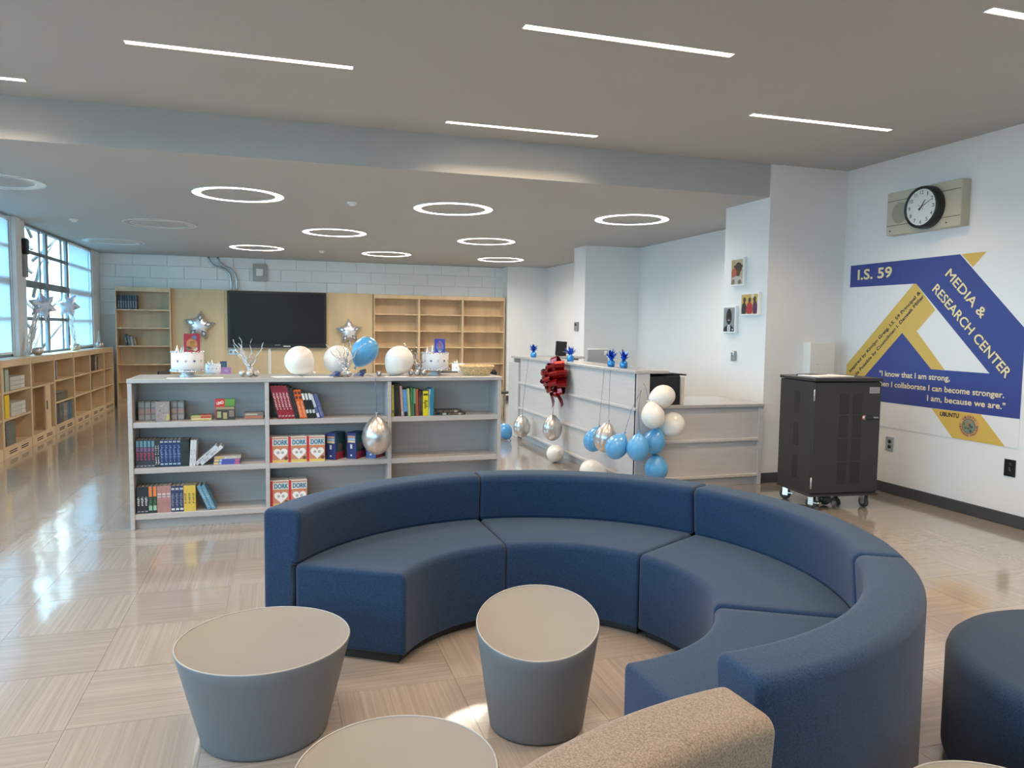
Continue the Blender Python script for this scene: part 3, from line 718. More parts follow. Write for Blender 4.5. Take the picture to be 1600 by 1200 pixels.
# ---- things on top of the grey bookcase
TZ = BT
def balloon_mesh(rx, rz, n=26, v=18):
    prof = []
    for i in range(v+1):
        q = PI*i/v; z = -math.cos(q); r = math.sin(q)*(1-.16*(z if z > 0 else .35*z))
        if z > 0: r *= 1-.18*z*z
        prof.append((max(1e-6, r*rx), z*rz))
    return MB().lathe(prof, n, caps=False)
bal_cache = {}
def balloon(label, c, rx, rz, m, axis=(0, 0, 1), group=None, ribbon=None):
    t = thing('balloon', label, 'balloon', c, 0, group)
    A = Vector(axis).normalized().to_track_quat('Z', 'Y')
    key = (round(rx, 3), round(rz, 3))
    if key not in bal_cache: bal_cache[key] = balloon_mesh(rx, rz).mesh('skin')
    me = bal_cache[key]
    if me.materials and me.materials[0] != m: me = me.copy(); me.materials.clear()
    o = link('skin', me, m, t); o.rotation_mode = 'QUATERNION'; o.rotation_quaternion = A
    k = MB().lathe([(.004, rz-.004), (.007, rz+.006), (.005, rz+.01), (.013, rz+.022), (.0135, rz+.024)], 12).obj('knot', m, t)
    k.rotation_mode = 'QUATERNION'; k.rotation_quaternion = A
    if ribbon:
        top = A @ Vector((0, 0, rz+.008)); pts = [top]+[Vector(p)-Vector(c) for p in ribbon]
        MB().tube(pts, .0022, 5).obj('ribbon', RIBBON, t)
    return t
GT = 'balloons on the grey bookcase'
balloon('white balloon alone on the bookcase top, left of the branches', (.165, 6.36, TZ+.121), .122, .128, BWHITE, (.75, -.1, -.62), GT)
balloon('white balloon behind the silver branches on the bookcase top', (.478, 6.44, TZ+.124), .122, .130, BWHITE, (.35, .5, -.72), GT)
balloon('light blue balloon resting tilted on the bookcase top', (.705, 6.55, TZ+.192), .112, .142, BBLUE, (-.45, .1, -.80), GT)
balloon('white balloon on the bookcase top, right of the blue one', (.968, 6.34, TZ+.121), .122, .136, BWHITE, (-.55, 0, -.75), GT)
balloon('silver balloon hanging upside down in front of the grey bookcase', (.742, 6.0, .69), .118, .158, BSILVER, (0, 0, 1), None,
        [(.742, 6.0, .90), (.744, 6.02, 1.0), (.745, 6.12, TZ+.006), (.74, 6.25, TZ+.006), (.70, 6.36, TZ+.005)])
def cake(label, x, y, z, r, h, foot, cones=True):
    t = thing('cake_on_stand', label, 'cake', (x, y, z))
    MB().lathe([(r*.52, 0), (r*.50, .012), (r*.34, foot*.5), (r*.55, foot*.9), (r*1.12, foot), (r*1.12, foot+.006)], 28).obj('stand', GLITTER, t)
    c = MB().lathe([(r, foot+.006), (r*1.01, foot+h*.5), (r, foot+h-.006), (r*.96, foot+h), (.0001, foot+h)], 36).obj('cake', ICING, t)
    b = MB()
    for zz, rr in ((foot+h, r*1.0), (foot+.012, r*1.03)):
        for k in range(26):
            a = 2*PI*k/26; b.sphere((rr*math.cos(a), rr*math.sin(a), zz), .008, u=6, v=4)
    b.obj('silver_beading', GLITTER, t)
    for k in range(12):
        a = 2*PI*k/12; A = T(r*1.005*math.cos(a), r*1.005*math.sin(a), foot+h*.55) @ Rz(a) @ Matrix.Rotation(PI/2, 4, 'Y')
        pts = []
        for i in range(10):
            q = .015 if i % 2 == 0 else .006; pts.append((q*math.cos(2*PI*i/10), q*math.sin(2*PI*i/10)))
        MB().add([A @ Vector((p[0], p[1], .002)) for p in pts]+[A @ Vector((0, 0, .004))], [(i, (i+1) % 10, 10) for i in range(10)]).obj('star_decoration', STEEL if k % 2 else RIBBON, t)
    if cones:
        for k, (dx, dy, s) in enumerate([(-.075, .0, 1), (-.045, .04, .8), (-.02, .03, 1.3), (.08, .03, .6)]):
            MB().lathe([(.017*s, foot+h), (.0005, foot+h+.055*s)], 12, T(dx*r/.12, dy*r/.12, 0)).obj('sugar_cone', [WHITEP, GLITTER][k % 2], t)
    return t
CH, CF = .152, .045
cake('white cake with silver stars on a stand, left end of the bookcase', -.69, 6.36, TZ, .118, CH, CF)
cake('white cake with silver stars on a stand, beside the wicker basket', 1.30, 6.40, TZ, .114, CH-.005, CF)
def card(label, x, y, z, w, h, cb, prints, name='picture_book', cat='book'):
    t = thing(name, label, cat, (x, y, z)); A = Matrix.Rotation(-.12, 4, 'X')
    MB().bbox(-w/2, w/2, 0, .012, 0, h, .001, A).obj('card', flat(cb, .4), t)
    for (a, b, c, d, col) in prints:
        n = 12; pts = [((a+b)/2*w-w/2+(b-a)/2*w*math.cos(2*PI*k/n), (c+d)/2*h+(d-c)/2*h*math.sin(2*PI*k/n)) for k in range(n)]
        MB().prism(pts, (A @ Vector((0, -.001, 0)), A.to_3x3() @ Vector(UX), A.to_3x3() @ Vector(UZ)), .0005).obj('card_print', flat(col, .4), t)
card('red picture book standing on the left cake', -.655, 6.34, TZ+CH+CF, .118, .145, (.30, .015, .03), [(.15, .85, .1, .75, (.42, .16, .06)), (.3, .75, .3, .6, (.6, .35, .10)), (.5, .8, .65, .9, (.10, .14, .25)), (.55, .85, .05, .3, (.5, .45, .35)), (.15, .5, .08, .3, (.15, .13, .08))])
card('blue and purple picture book standing on the right cake', 1.335, 6.37, TZ+CH+CF-.005, .094, .125, (.05, .07, .38), [(.15, .85, .1, .8, (.12, .22, .60)), (.3, .7, .3, .85, (.45, .22, .45)), (.3, .7, .05, .4, (.5, .65, .75))])
def centerpiece(label, x, y, z, balls, hgt, seed, n=9, br=.026):
    rd = random.Random(seed); t = thing('branch_centrepiece', label, 'centrepiece', (x, y, z))
    for (dx, dy) in balls:
        b = MB().sphere((dx, dy, br), br).obj('bauble', BSILVER, t)
        MB().lathe([(.006, br*2-.002), (.006, br*2+.008)], 8, T(dx, dy, 0)).obj('bauble_cap', STEEL, b)
    MB().lathe([(.02, .0), (.026, .02), (.02, .05), (.026, .075)], 14).obj('holder', GLITTER, t)
    for k in range(n):
        a = rd.uniform(-.75, .75); b = rd.uniform(-.4, .4); H = hgt*rd.uniform(.6, 1.05)*math.cos(a*.6); pts = []; 
        for i in range(9):
            q = i/8; pts.append((math.sin(a)*H*q+.008*math.sin(q*14+k), math.sin(b)*H*.6*q+.006*math.cos(q*11+k), .06+H*math.cos(a*.7)*q))
        MB().tube(pts, [.0055*(1-.55*i/8) for i in range(9)], 5).obj('branch', GLITTER, t)
    return t
centerpiece('silver branches with three baubles, before the television', -.225, 6.36, TZ, [(-.06, -.005), (-.005, -.03), (.045, 0)], .27, 3)
centerpiece('silver branches with two baubles before the white balloon', .515, 6.27, TZ, [(-.028, -.005), (.032, -.005)], .25, 5)
centerpiece('silver branches with three baubles left of the right cake', 1.14, 6.36, TZ, [(-.06, 0), (-.015, -.02), (.05, -.01)], .24, 8)
# wicker basket
t = thing('wicker_basket', 'shallow wicker basket on the right end of the bookcase top', 'basket', (1.665, 6.38, TZ))
def tray(w0, d0, w1, d1, h, nn=9):
    m = MB()
    for k in range(nn):
        q = k/(nn-1); w = (w0+(w1-w0)*q)/2; d = (d0+(d1-d0)*q)/2; z = .006+h*q; pts = []
        for i in range(41):
            a = 2*PI*i/40; c, s = math.cos(a), math.sin(a); f = (abs(c)**6+abs(s)**6)**(-1/6); pts.append((w*c*f, d*s*f+.0, z+.002*math.sin(i*PI+k*PI)))
        m.tube(pts, .0052 if k < nn-1 else .008, 5)
    return m
tray(.21, .14, .29, .20, .072).obj('woven_side', WICKER, t); MB().bbox(-.10, .10, -.066, .066, 0, .008).obj('base', WICKER, t)
m = MB()
for i in range(28):
    a = 2*PI*i/28; c, s = math.cos(a), math.sin(a); f = (abs(c)**6+abs(s)**6)**(-1/6)
    m.tube([(.105*c*f, .07*s*f, .004), (.145*c*f, .10*s*f, .078)], .0035, 4)
m.obj('upright_cane', WICKER, t)
def sheet(label, x, y, z, w, d, rz=0, m=PAPER, name='paper_sheet'):
    o = MB().bbox(-w/2, w/2, -d/2, d/2, 0, .0016, .0004).obj(name, m, loc=(x, y, z+.0004), rot=(0, 0, rz)); return tag(o, label, 'paper')
sheet('white paper strip under the left cake, along the bookcase edge', -.62, 6.20, TZ, .40, .10, .02)
sheet('white paper sheet on the bookcase top left of the first balloon', .06, 6.27, TZ, .22, .16, .3)
sheet('paper sheet under the blue ribbon on the bookcase top', .30, 6.24, TZ, .24, .12, -.15)
sheet('paper sheet under the rightmost white balloon', .93, 6.20, TZ, .20, .07, .1)
for k, (x, y, lab) in enumerate([(.42, 6.22, 'curl of blue ribbon before the white balloon behind the branches'), (.62, 6.24, 'curl of blue ribbon under the blue balloon')]):
    m = MB(); pts = [(x+.045*math.cos(i*.9)*(1-i/60)+.0015*i, y+.035*math.sin(i*.9), TZ+.005+.0016*i) for i in range(26)]
    tag(m.tube(pts, .004, 5).obj('ribbon_curl', RIBBON), lab, 'ribbon')
t = thing('ribbon_spool', 'small silver ribbon spool between the blue and the rightmost white balloon', 'ribbon spool', (.805, 6.3, TZ))
MB().lathe([(.02, 0), (.02, .028)], 14, Matrix.Rotation(PI/2, 4, 'Y') @ T(-.02, 0, -.02)).obj('spool', GLITTER, t)
MB().lathe([(.012, -.004), (.012, .032)], 14, Matrix.Rotation(PI/2, 4, 'Y') @ T(-.02, 0, -.02)).obj('core', RIBBON, t)

# ================================================================== TABLES AND CHAIRS BEHIND THE BOOKCASE
def table(label, x, y, wx, wy):
    t = thing('white_table', label, 'table', (x, y, 0))
    MB().bbox(-wx/2, wx/2, -wy/2, wy/2, .72, .75).obj('tabletop', WHITEP, t)
    for sx in (-1, 1):
        for sy in (-1, 1): MB().lathe([(.022, 0), (.022, .72)], 12, T(sx*(wx/2-.08), sy*(wy/2-.08), 0)).obj('leg', STEEL, t)
def chair(label, x, y, rz, col):
    t = thing('school_chair', label, 'chair', (x, y, 0), rz, 'dark chairs behind the bookcase')
    MB().bbox(-.21, .21, -.2, .2, .43, .455, .01).obj('seat', col, t)
    MB().bbox(-.21, .21, .19, .215, .58, .86, .012).obj('backrest', col, t)
    for sx in (-1, 1):
        MB().tube([(sx*.19, -.18, 0), (sx*.19, -.17, .43)], .011, 8).obj('leg', STEEL, t)
        MB().tube([(sx*.19, .22, 0), (sx*.19, .18, .43), (sx*.19, .215, .6)], .011, 8).obj('leg', STEEL, t)
NAVP = mat('navy_plastic', (.02, .035, .06), .45)
table('white table behind the left half of the grey bookcase', -.62, 12.75, 1.35, .8)
table('white table behind the right half of the grey bookcase', 2.75, 12.75, 1.5, .8)
chair('black chair behind the left cake, half hidden', -1.5, 12.45, 1.3, BLACK)
chair('dark blue chair behind the blue balloon, side on', 1.52, 12.5, 1.25, NAVP)
chair('black chair behind the wicker basket', 3.25, 12.1, PI, BLACK)
chair('black chair behind the right cake, mostly hidden', 2.62, 12.1, PI-.2, BLACK)
chair('black chair just right of the wicker basket, farthest right', 3.72, 12.6, PI/2+.2, BLACK)
cake('small white cake on the table behind the left cake', -1.0, 12.62, .75, .115, .15, .05)
cake('small white cake on the table behind the basket', 2.97, 12.62, .75, .115, .15, .05)
card('small dark blue card box standing on the table, left', -.855, 12.75, .75, .1, .24, (.03, .08, .16), [(.2, .8, .5, .9, (.05, .12, .22))], 'card_box', 'box')
card('small pink card box standing on the table, left', -.80, 12.5, .75, .15, .155, (.42, .20, .42), [(.3, .7, .5, .8, (.35, .35, .6))], 'card_box', 'box')

# ================================================================== BACK WALL: bookcases, panel, television
YF = 15.66
def tall_case(label, x0, nb, wbay, ztop, group=None):
    t = thing('tall_bookcase', label, 'bookcase', (x0, YF, 0), 0, group); W = nb*wbay
    for k in range(nb+1):
        xx = min(max(k*wbay, .0), W); MB().bbox(xx-.02 if k else 0, xx+.02 if k < nb else W, 0, .32, 0, ztop, .002).obj('side_panel' if k in (0, nb) else 'divider', MAPLE, t)
    MB().box(.02, W-.02, .31, .325, .05, ztop-.02).obj('back_panel', MAPLE, t)
    for k in range(nb):
        a, b = k*wbay+.02, (k+1)*wbay-.02
        for i, z in enumerate(SH): MB().bbox(a, b, .012, .31, z-.025, z, .002).obj('shelf', MAPLE, t)
        MB().bbox(a, b, .004, .31, ztop-.085, ztop-.005, .002).obj('top_rail', MAPLE, t)
        MB().box(a, b, .02, .04, 0, .10).obj('kick_board', MAPLE, t)
    return t
SH = [.125, .46, .79, 1.13, 1.46, 1.83]
SH = [.125, .47, .81, 1.16, 1.505, 1.85]
tall_case('tall maple bookcase with a few books, left of the wood panel', -2.94, 1, .955, 2.27)
tall_case('tall empty maple bookcase of three bays, right of the television', 1.885, 3, .945, 2.25)
for k in range(8):
    book(-2.90+k*.042, 1.85, .036, .26, .18, [(.02, .02, .025), (.05, .05, .06), (.02, .02, .03)][k % 3], 'dark book on the top shelf of the far left bookcase', 'row on the top shelf, far left bookcase', [(.1, .6, (.35, .36, .4))], y=YF+.03)
for k in range(4):
    book(-2.78+k*.05, 1.16, .04, .21-.02*k, .18, [(.03, .03, .03), (.12, .11, .1), (.35, .33, .3), (.25, .16, .08)][k], ['black book leaning at left, third shelf of the far left bookcase', 'charcoal book leaning second on that shelf', 'pale book leaning third on that far shelf', 'brown book leaning last on that far shelf'][k], 'leaning books in the far left bookcase', [(.3, .7, (.4, .35, .25))], lean=.15, y=YF+.03)
pn = thing('wood_wall_panel', 'maple veneer wall panel behind the television', 'wall panel', (0, 15.80, 0))
xs = [-1.98, -1.02, .93, 1.88]
for a, b in zip(xs[:-1], xs[1:]): MB().bbox(a, b-.003, 0, .17, .1, 2.26, .002).obj('panel_board', PANEL, pn)
MB().box(-1.98, 1.88, .02, .17, 0, .1).obj('kick_board', BASEB, pn)
tv = thing('wall_television', 'large black wall-mounted flat screen television', 'television', (-.02, 15.73, 1.12))
MB().bbox(-.945, .945, 0, .06, 0, 1.13, .012).obj('housing', BLACK, tv)
MB().box(-.90, .90, -.003, 0, .085, 1.09).obj('screen', SCREEN, tv)
MB().box(-.945, .945, -.004, 0, .0, .006).obj('lower_trim', GREYP, tv)
MB().box(.10, .24, -.004, 0, .028, .05).obj('port_panel', flat((.6, .6, .6)), tv)
put_text('SMART', 'maker_lettering', flat((.4, .4, .4)), tv, (-.06, -.001, .052), UX, UZ, .11, .018, .02, .001)
cd = thing('electrical_conduit', 'pair of grey steel conduits bending down to the television', 'conduit', (0, 0, 0))
for dx, xt in ((0, -1.32), (.105, -1.15)):
    px = -.90+dx; pts = [(xt, 15.93, ZL), (xt+.03, 15.93, ZL-.10), (xt+.12, 15.93, ZL-.19), (xt+.25, 15.93, ZL-.22), (px-.10, 15.93, ZL-.25), (px-.02, 15.93, ZL-.34), (px, 15.93, ZL-.46), (px, 15.93, 2.2)]
    sm = []
    for i in range(len(pts)-1):
        for q in (0, .5): sm.append(Vector(pts[i]).lerp(Vector(pts[i+1]), q))
    sm.append(Vector(pts[-1])); MB().tube(sm, .021, 10).obj('pipe', STEEL, cd)
bx = thing('wall_sensor_box', 'grey box with white cover on the block wall above the television', 'wall box', (-.35, 15.985, 2.46))
MB().bbox(-.14, .14, -.06, 0, 0, .34, .008).obj('back_box', flat((.42, .41, .39)), bx)
MB().bbox(-.08, .06, -.10, -.06, .10, .25, .01).obj('cover', WHITEP, bx)
t = thing('cable_raceway', 'white vertical cable raceway below the television', 'raceway', (.0-.16, 15.80, .3)); MB().bbox(-.05, .0, -.025, 0, 0, .82, .004).obj('cover', WHITEP, t); MB().bbox(-.028, -.022, -.027, -.02, 0, .82, .001).obj('seam', GREYP, t)
t = thing('outlet_plate', 'steel outlet plate at the lower left of the television', 'outlet', (-.87, 15.80, .98)); MB().bbox(-.09, .09, -.012, 0, 0, .12, .004).obj('plate', STEEL, t)
for q in (-.045, .045): MB().bbox(q-.025, q+.025, -.016, -.01, .03, .09, .004).obj('socket', GREYP, t)
def foil_star(label, c, R0, nrm='Y', rot=0., m1=SILVER, m2=SILVERD, points=5):
    t = thing('foil_star_balloon', label, 'balloon', c)
    B = Matrix.Rotation(PI/2, 4, 'X') if nrm == 'Y' else Rz(nrm) @ Matrix.Rotation(PI/2, 4, 'X')
    B = B @ Rz(rot); m = MB(); n = points*2; pts = []
    for i in range(n):
        r = R0 if i % 2 == 0 else R0*.56; a = PI/2+2*PI*i/n; pts.append((r*math.cos(a), r*math.sin(a)))
    vs = [B @ Vector((x, y, 0)) for x, y in pts]+[B @ Vector((x*.55, y*.55, .05)) for x, y in pts]+[B @ Vector((0, 0, .075))]+[B @ Vector((x*.55, y*.55, -.03)) for x, y in pts]+[B @ Vector((0, 0, -.04))]
    fs = []
    for i in range(n):
        j = (i+1) % n; fs += [(i, j, n+j, n+i), (n+i, n+j, 2*n), (j, i, 2*n+1+i, 2*n+1+j), (2*n+1+j, 2*n+1+i, 3*n+1)]
    m.add(vs, fs, True).obj('star_body', m1, t)
    for i in range(points):
        a = PI/2+2*PI*i/points; d = Vector((math.cos(a), math.sin(a))); q = Vector((-d.y, d.x)); k = []
        for u, v in ((.30, 0), (.55, .16), (.82, 0), (.55, -.16)): k.append(d*(u*R0)+q*(v*R0))
        for s_, mm in ((1, m2), (.55, m1)):
            cc = sum(k, Vector((0, 0)))/4; vs = []
            for p in k:
                p2 = cc+(p-cc)*s_; zz = .075*(1-p2.length/R0)**.7+.012+(.004 if s_ < 1 else 0); vs.append(B @ Vector((p2.x, p2.y, zz)))
            MB().add(vs, [(0, 1, 2, 3)]).obj('printed_diamond', mm, t)
    MB().add([B @ Vector(p) for p in ((-.03*R0, -R0*.5, -.02), (.03*R0, -R0*.5, -.02), (.09*R0, -R0*1.15, -.02), (.02*R0, -R0*1.2, -.01))], [(0, 1, 2, 3)]).obj('tail', m1, t)
    return t
foil_star('silver foil star balloon on the panel left of the television', (-1.48, 15.73, 1.545), .30, rot=-.12)
foil_star('silver foil star balloon on the panel right of the television', (1.385, 15.73, 1.465), .28, rot=.05)

# ================================================================== LOW MAPLE BOOKCASES UNDER THE WINDOWS
LX, LY0, LP, LH = -2.985, 9.71, 1.03, 1.13
LABS = ['low maple bookcase unit under the shade at the far left edge', 'low maple bookcase unit with a yellow binder and stacked papers', 'low maple bookcase unit with a sliding door panel',
        'low maple bookcase unit with books on its bottom shelf, under the open window', 'low maple bookcase unit, almost empty, under the second window pane', 'low maple bookcase unit with dark books on its upper shelf', 'empty low maple bookcase unit in the far corner']
def low_case(k):
    y0 = LY0+(k-1)*LP; y1 = min(y0+LP, 15.64) if k == 6 else y0+LP
    t = thing('low_bookcase', LABS[k], 'bookcase', (0, 0, 0), 0, 'low bookcases under the windows')
    for a, b in ((y0+.001, y0+.028), (y1-.028, y1-.001)): MB().bbox(XL+.012, LX, a, b, 0, LH, .002).obj('side_panel', MAPLE, t)
    MB().box(XL+.012, XL+.024, y0+.028, y1-.028, .05, LH-.03).obj('back_panel', MAPLE, t)
    MB().bbox(XL+.024, LX-.006, y0+.028, y1-.028, LH-.03, LH, .002).obj('top_board', MAPLEH, t)
    MB().bbox(LX-.03, LX-.005, y0+.028, y1-.028, LH-.085, LH-.03, .002).obj('top_rail', MAPLEH, t)
    for z in ((.13, .455, .765) if k != 2 else (.13, .75)): MB().bbox(XL+.024, LX-.008, y0+.028, y1-.028, z-.025, z, .002).obj('shelf', MAPLEH, t)
    kb = MB().bbox(LX-.03, LX-.006, y0+.028, y1-.028, 0, .105, .002).obj('kick_board', MAPLEH, t)
    for i in range(2):
        c = y0+(y1-y0)*(.3+.4*i)
        for q in (.04, .065): MB().box(LX-.007, LX-.0045, c-.13, c+.13, q, q+.012).obj('vent_slot', DARKHOLE, kb)
    if k == 2:
        d = MB().bbox(LX-.03, LX-.012, y0+.62, y0+.85, .13, .725, .002).obj('sliding_door', MAPLE, t)
        MB().bbox(LX-.014, LX-.008, y0+.655, y0+.70, .40, .52, .002).obj('recessed_pull', BLACK, d)
for k in range(7): low_case(k)
def lbook(label, y, z, w, h, col, bands=(), d=.17, group='books in the low bookcases', lean=0):
    """book standing on a low shelf, spine towards +X"""
    o = book(LX-.03, z, w, h, d, col, label, group, bands, y=y); o.rotation_euler = (lean, 0, PI/2); return o
lbook('white binder leaning at the left of the upper shelf, under the left window', 9.80, .765, .05, .265, (.65, .65, .63))
lbook('pale green book beside the white binder', 9.90, .765, .12, .25, (.36, .42, .34))
lbook('yellow binder standing on the middle shelf under the left window', 9.86, .455, .15, .265, (.78, .52, .01))
lbook('grey-green box file standing at the bottom left shelf', 9.86, .13, .33, .27, (.10, .11, .10), [(.1, .9, (.15, .16, .15))])
for i in range(3):
    for j, (yy, zz, lab) in enumerate([(10.06, .765, 'pack of pale paper stacked on the upper shelf under the left window'), (10.06, .455, 'ream of white paper stacked beside the yellow binder')]):
        t = thing('paper_ream', lab, 'paper ream', (LX-.14, yy+.27, zz+.052*i+.0005), 0, 'stacked reams %d' % j)
        MB().bbox(-.11, .11, -.26, .26, 0, .05, .003).obj('sheets', flat((.55, .52, .46)), t); MB().box(-.111, .1112, .1, .24, .006, .044).obj('wrapper_band', flat((.62, .60, .56)), t)
t = lbook('black laptop case leaning inside the unit with the sliding door', 10.83, .13, .05, .42, (.012, .012, .014), lean=-.06)
for q, (yy, w, h, c) in enumerate([(11.85, .05, .265, (.35, .34, .32)), (11.91, .06, .26, (.04, .04, .05)), (11.98, .03, .26, (.5, .5, .48))]): lbook(['grey book', 'black book', 'white book'][q]+' standing on the upper shelf under the open window', yy, .765, w, h, c)
for q in range(7): lbook('small dark book on the middle shelf under the open window', 11.93+q*.085, .455, .08, .12, (.10, .085, .075), [(.2, .8, (.2, .17, .14))], group='small dark books, middle shelf')
for q, (yy, w, c) in enumerate([(11.83, .06, (.4, .4, .38)), (11.90, .15, (.05, .055, .07)), (12.06, .2, (.10, .10, .11)), (12.27, .22, (.22, .21, .19)), (12.5, .10, (.06, .12, .17)), (12.61, .12, (.05, .13, .20))]): lbook(['pale grey thin', 'black wide', 'charcoal wide', 'taupe wide', 'dark teal', 'blue'][q]+' book on the bottom shelf under the open window', yy, .13, w, .285-.01*(q % 2), c, [(.3, .6, tuple(min(1, v*1.8) for v in c))])
for q, (yy, w, c) in enumerate([(13.9, .16, (.03, .03, .03)), (14.07, .1, (.04, .035, .03)), (14.19, .13, (.06, .04, .03)), (14.34, .06, (.4, .33, .26)), (14.42, .1, (.05, .05, .06))]): lbook(['black thick', 'black', 'dark brown', 'tan', 'slate'][q]+' book on the upper shelf two units before the corner', yy, .765, w, .25, c, [(.3, .6, tuple(min(1, v*2) for v in c))])
lbook('black book alone on the middle shelf two units before the corner', 13.9, .455, .16, .25, (.03, .03, .035))
t = thing('book_end', 'small dark bookend on the shelf below the second window pane', 'bookend', (LX-.12, 12.95, .765)); MB().bbox(-.06, .06, 0, .16, 0, .006, .002).obj('base', BLACK, t); MB().bbox(-.06, .06, 0, .006, 0, .12, .002).obj('upright', BLACK, t)
# decorations on the window ledge
LT = LH
sheet('white sheets lying on the ledge under the open window', XL+.14, 12.2, LT, .16, .9, 0)
sheet('white sheet lying on the ledge near the far corner', XL+.13, 14.7, LT, .14, .7, 0)
SNOWB = mat('blue_snowflake_foil', (.62, .72, .88), .3, metal=.4, bump=.4, bscale=(16, 16, 16))
foil_star('blue and silver foil snowflake balloon in the left window pane', (-3.08, 11.68, 1.80), .20, .75, .2, SNOWB, SILVER, 6)
foil_star('blue and silver foil snowflake balloon in the right window pane', (-3.08, 12.98, 1.84), .20, .75, .4, SNOWB, SILVER, 6)
WTW = mat('white_twig', (.74, .75, .76), .4)
def twigs(label, x, y, hgt, dy, n, seed, balls):
    rd = random.Random(seed); t = thing('white_branch_arrangement', label, 'decoration', (x, y, LT))
    for k in range(n):
        by = rd.uniform(-.06, .06); ty = dy*rd.uniform(.6, 1.1); H = hgt*rd.uniform(.55, 1); pts = []
        for i in range(9):
            q = i/8; pts.append((.015*math.sin(q*9+k), by+ty*q**1.2+.02*math.sin(q*12+k*2), .01+H*q))
        MB().tube(pts, [.0075*(1-.6*i/8) for i in range(9)], 5).obj('branch', WTW, t)
    for b in balls: MB().sphere((.02, b, .055), .055).obj('bauble', BSILVER, t)
twigs('white branches leaning in the left part of the window, with silver baubles', -3.13, 11.15, .92, .75, 14, 4, (.30, .42))
twigs('white branches leaning in the right part of the window, with silver baubles', -3.13, 13.55, .72, -.4, 12, 9, (-.2, .02))
twigs('small silver branches with baubles near the far corner of the ledge', -3.13, 15.15, .33, .1, 5, 2, (-.08, .1))
pb = thing('wall_speaker', 'small black box above a grey plate on the window pier', 'wall device', (XL+.0, 11.45, 2.17))
MB().bbox(0, .045, 0, .12, 0, .30, .006).obj('grey_plate', flat((.30, .31, .32)), pb)
MB().bbox(0, .065, .0, .12, .30, .51, .012).obj('black_box', BLACK, pb)

# ================================================================== SERVICE DESK
DX, DYN, DYF = 3.27, 6.44, 10.05
dk = thing('service_desk', 'pale grey laminate service desk with stepped ledges, behind the sofa', 'desk', (0, 0, 0))
CT = 1.172
MB().bbox(DX, DX+.10, DYN+.01, DYF, .10, CT-.03, .003).obj('front_panel', DESKM, dk)
MB().box(DX+.03, DX+.10, DYN+.04, DYF, 0, .10).obj('kick_board', DESKM, dk)
for z in (.105, .44, .80): MB().bbox(DX-.028, DX+.002, DYN-.012, DYF+.01, z-.014, z+.014, .004).obj('ledge', DESKM, dk)
MB().bbox(DX-.03, DX+.34, DYN-.01, DYF+.01, CT-.03, CT, .004).obj('transaction_counter', GREYT, dk)
MB().bbox(DX, DX+.14, DYN, DYN+.04, .10, CT-.03, .002).obj('end_panel', DESKM, dk)
MB().bbox(DX+.10, 4.65, DYN+.01, DYN+.05, .10, .80, .003).obj('wing_panel', DESKM, dk)
MB().bbox(4.65, 4.70, DYN-.006, DYN+.05, 0, .80, .003).obj('wing_post', DESKM, dk)
MB().box(DX+.04, 4.65, DYN+.03, DYN+.05, 0, .10).obj('kick_board', DESKM, dk)
for z in (.105, .47): MB().bbox(DX-.028, 4.65, DYN-.02, DYN+.012, z-.014, z+.014, .004).obj('ledge', DESKM, dk)
MB().bbox(DX+.10, 4.705, DYN-.022, 7.25, .80, .832, .004).obj('wing_top', GREYT, dk)
MB().bbox(DX+.10, DX+.80, 7.25, DYF-.4, .72, .75, .004).obj('work_surface', GREYT, dk)
MB().bbox(DX-.03, 4.27, DYF+.01, DYF+.36, CT-.03, CT, .004).obj('return_counter', GREYT, dk)
MB().bbox(DX, 4.20, DYF+.30, DYF+.34, 0, CT-.03, .003).obj('return_panel', DESKM, dk)
MB().bbox(4.16, 4.20, DYF+.02, DYF+.30, 0, CT-.03, .003).obj('return_end', WHITEP, dk)
MB().bbox(DX-.02, DX+.02, DYF+.04, DYF+.5, 0, 1.08, .003).obj('return_side', DESKM, dk)
pr = thing('printer', 'black printer on the low desk wing behind the white balloons', 'printer', (3.575, 6.70, .832))
MB().bbox(-.19, .19, -.22, .22, 0, .29, .01).obj('housing', BLACK, pr)
MB().bbox(-.17, .25, -.20, .22, .30, .315, .004, Matrix.Rotation(.06, 4, 'Y')).obj('scanner_lid', flat((.02, .02, .022)), pr)
MB().bbox(.19, .225, -.24, .2, 0, .27, .004).obj('side_cover', flat((.60, .54, .47)), pr)
ch = thing('office_chair', 'black office chair back behind the printer', 'chair', (4.05, 7.75, 0))
MB().bbox(-.22, .22, -.22, .22, .45, .52, .03).obj('seat', BLACK, ch); MB().bbox(-.2, .2, .2, .26, .62, 1.08, .03).obj('backrest', BLACK, ch); MB().lathe([(.03, .06), (.03, .45)], 12).obj('gas_post', CHROME, ch)
MB().bbox(-.02, .02, .19, .25, .48, .66, .006).obj('back_bracket', BLACK, ch)
for k in range(5):
    A = Rz(2*PI*k/5); MB().bbox(0, .28, -.02, .02, .05, .08, .005, A).obj('base_arm', BLACK, ch); MB().lathe([(.03, -.012), (.03, .012)], 12, A @ T(.27, 0, .03) @ Matrix.Rotation(PI/2, 4, 'X')).obj('wheel', BLACK, ch)
mo = thing('black_monitor', 'small black monitor at the far end of the service desk', 'monitor', (3.94, 10.22, CT))
MB().bbox(-.085, .085, -.01, .012, .01, .215, .004, Matrix.Rotation(.06, 4, 'Y')).obj('display', BLACK, mo); MB().bbox(-.06, .06, -.05, .05, 0, .012, .003).obj('stand', BLACK, mo)
lp = thing('silver_laptop', 'open silver laptop with a white sticker behind the desk front', 'laptop', (3.80, 8.62, .75))
MB().bbox(-.18, .18, .0, .24, 0, .30, .004).obj('riser', WHITEP, lp)
MB().bbox(-.14, .14, -.02, .2, .30, .318, .003).obj('base', flat((.4, .41, .42), .3), lp)
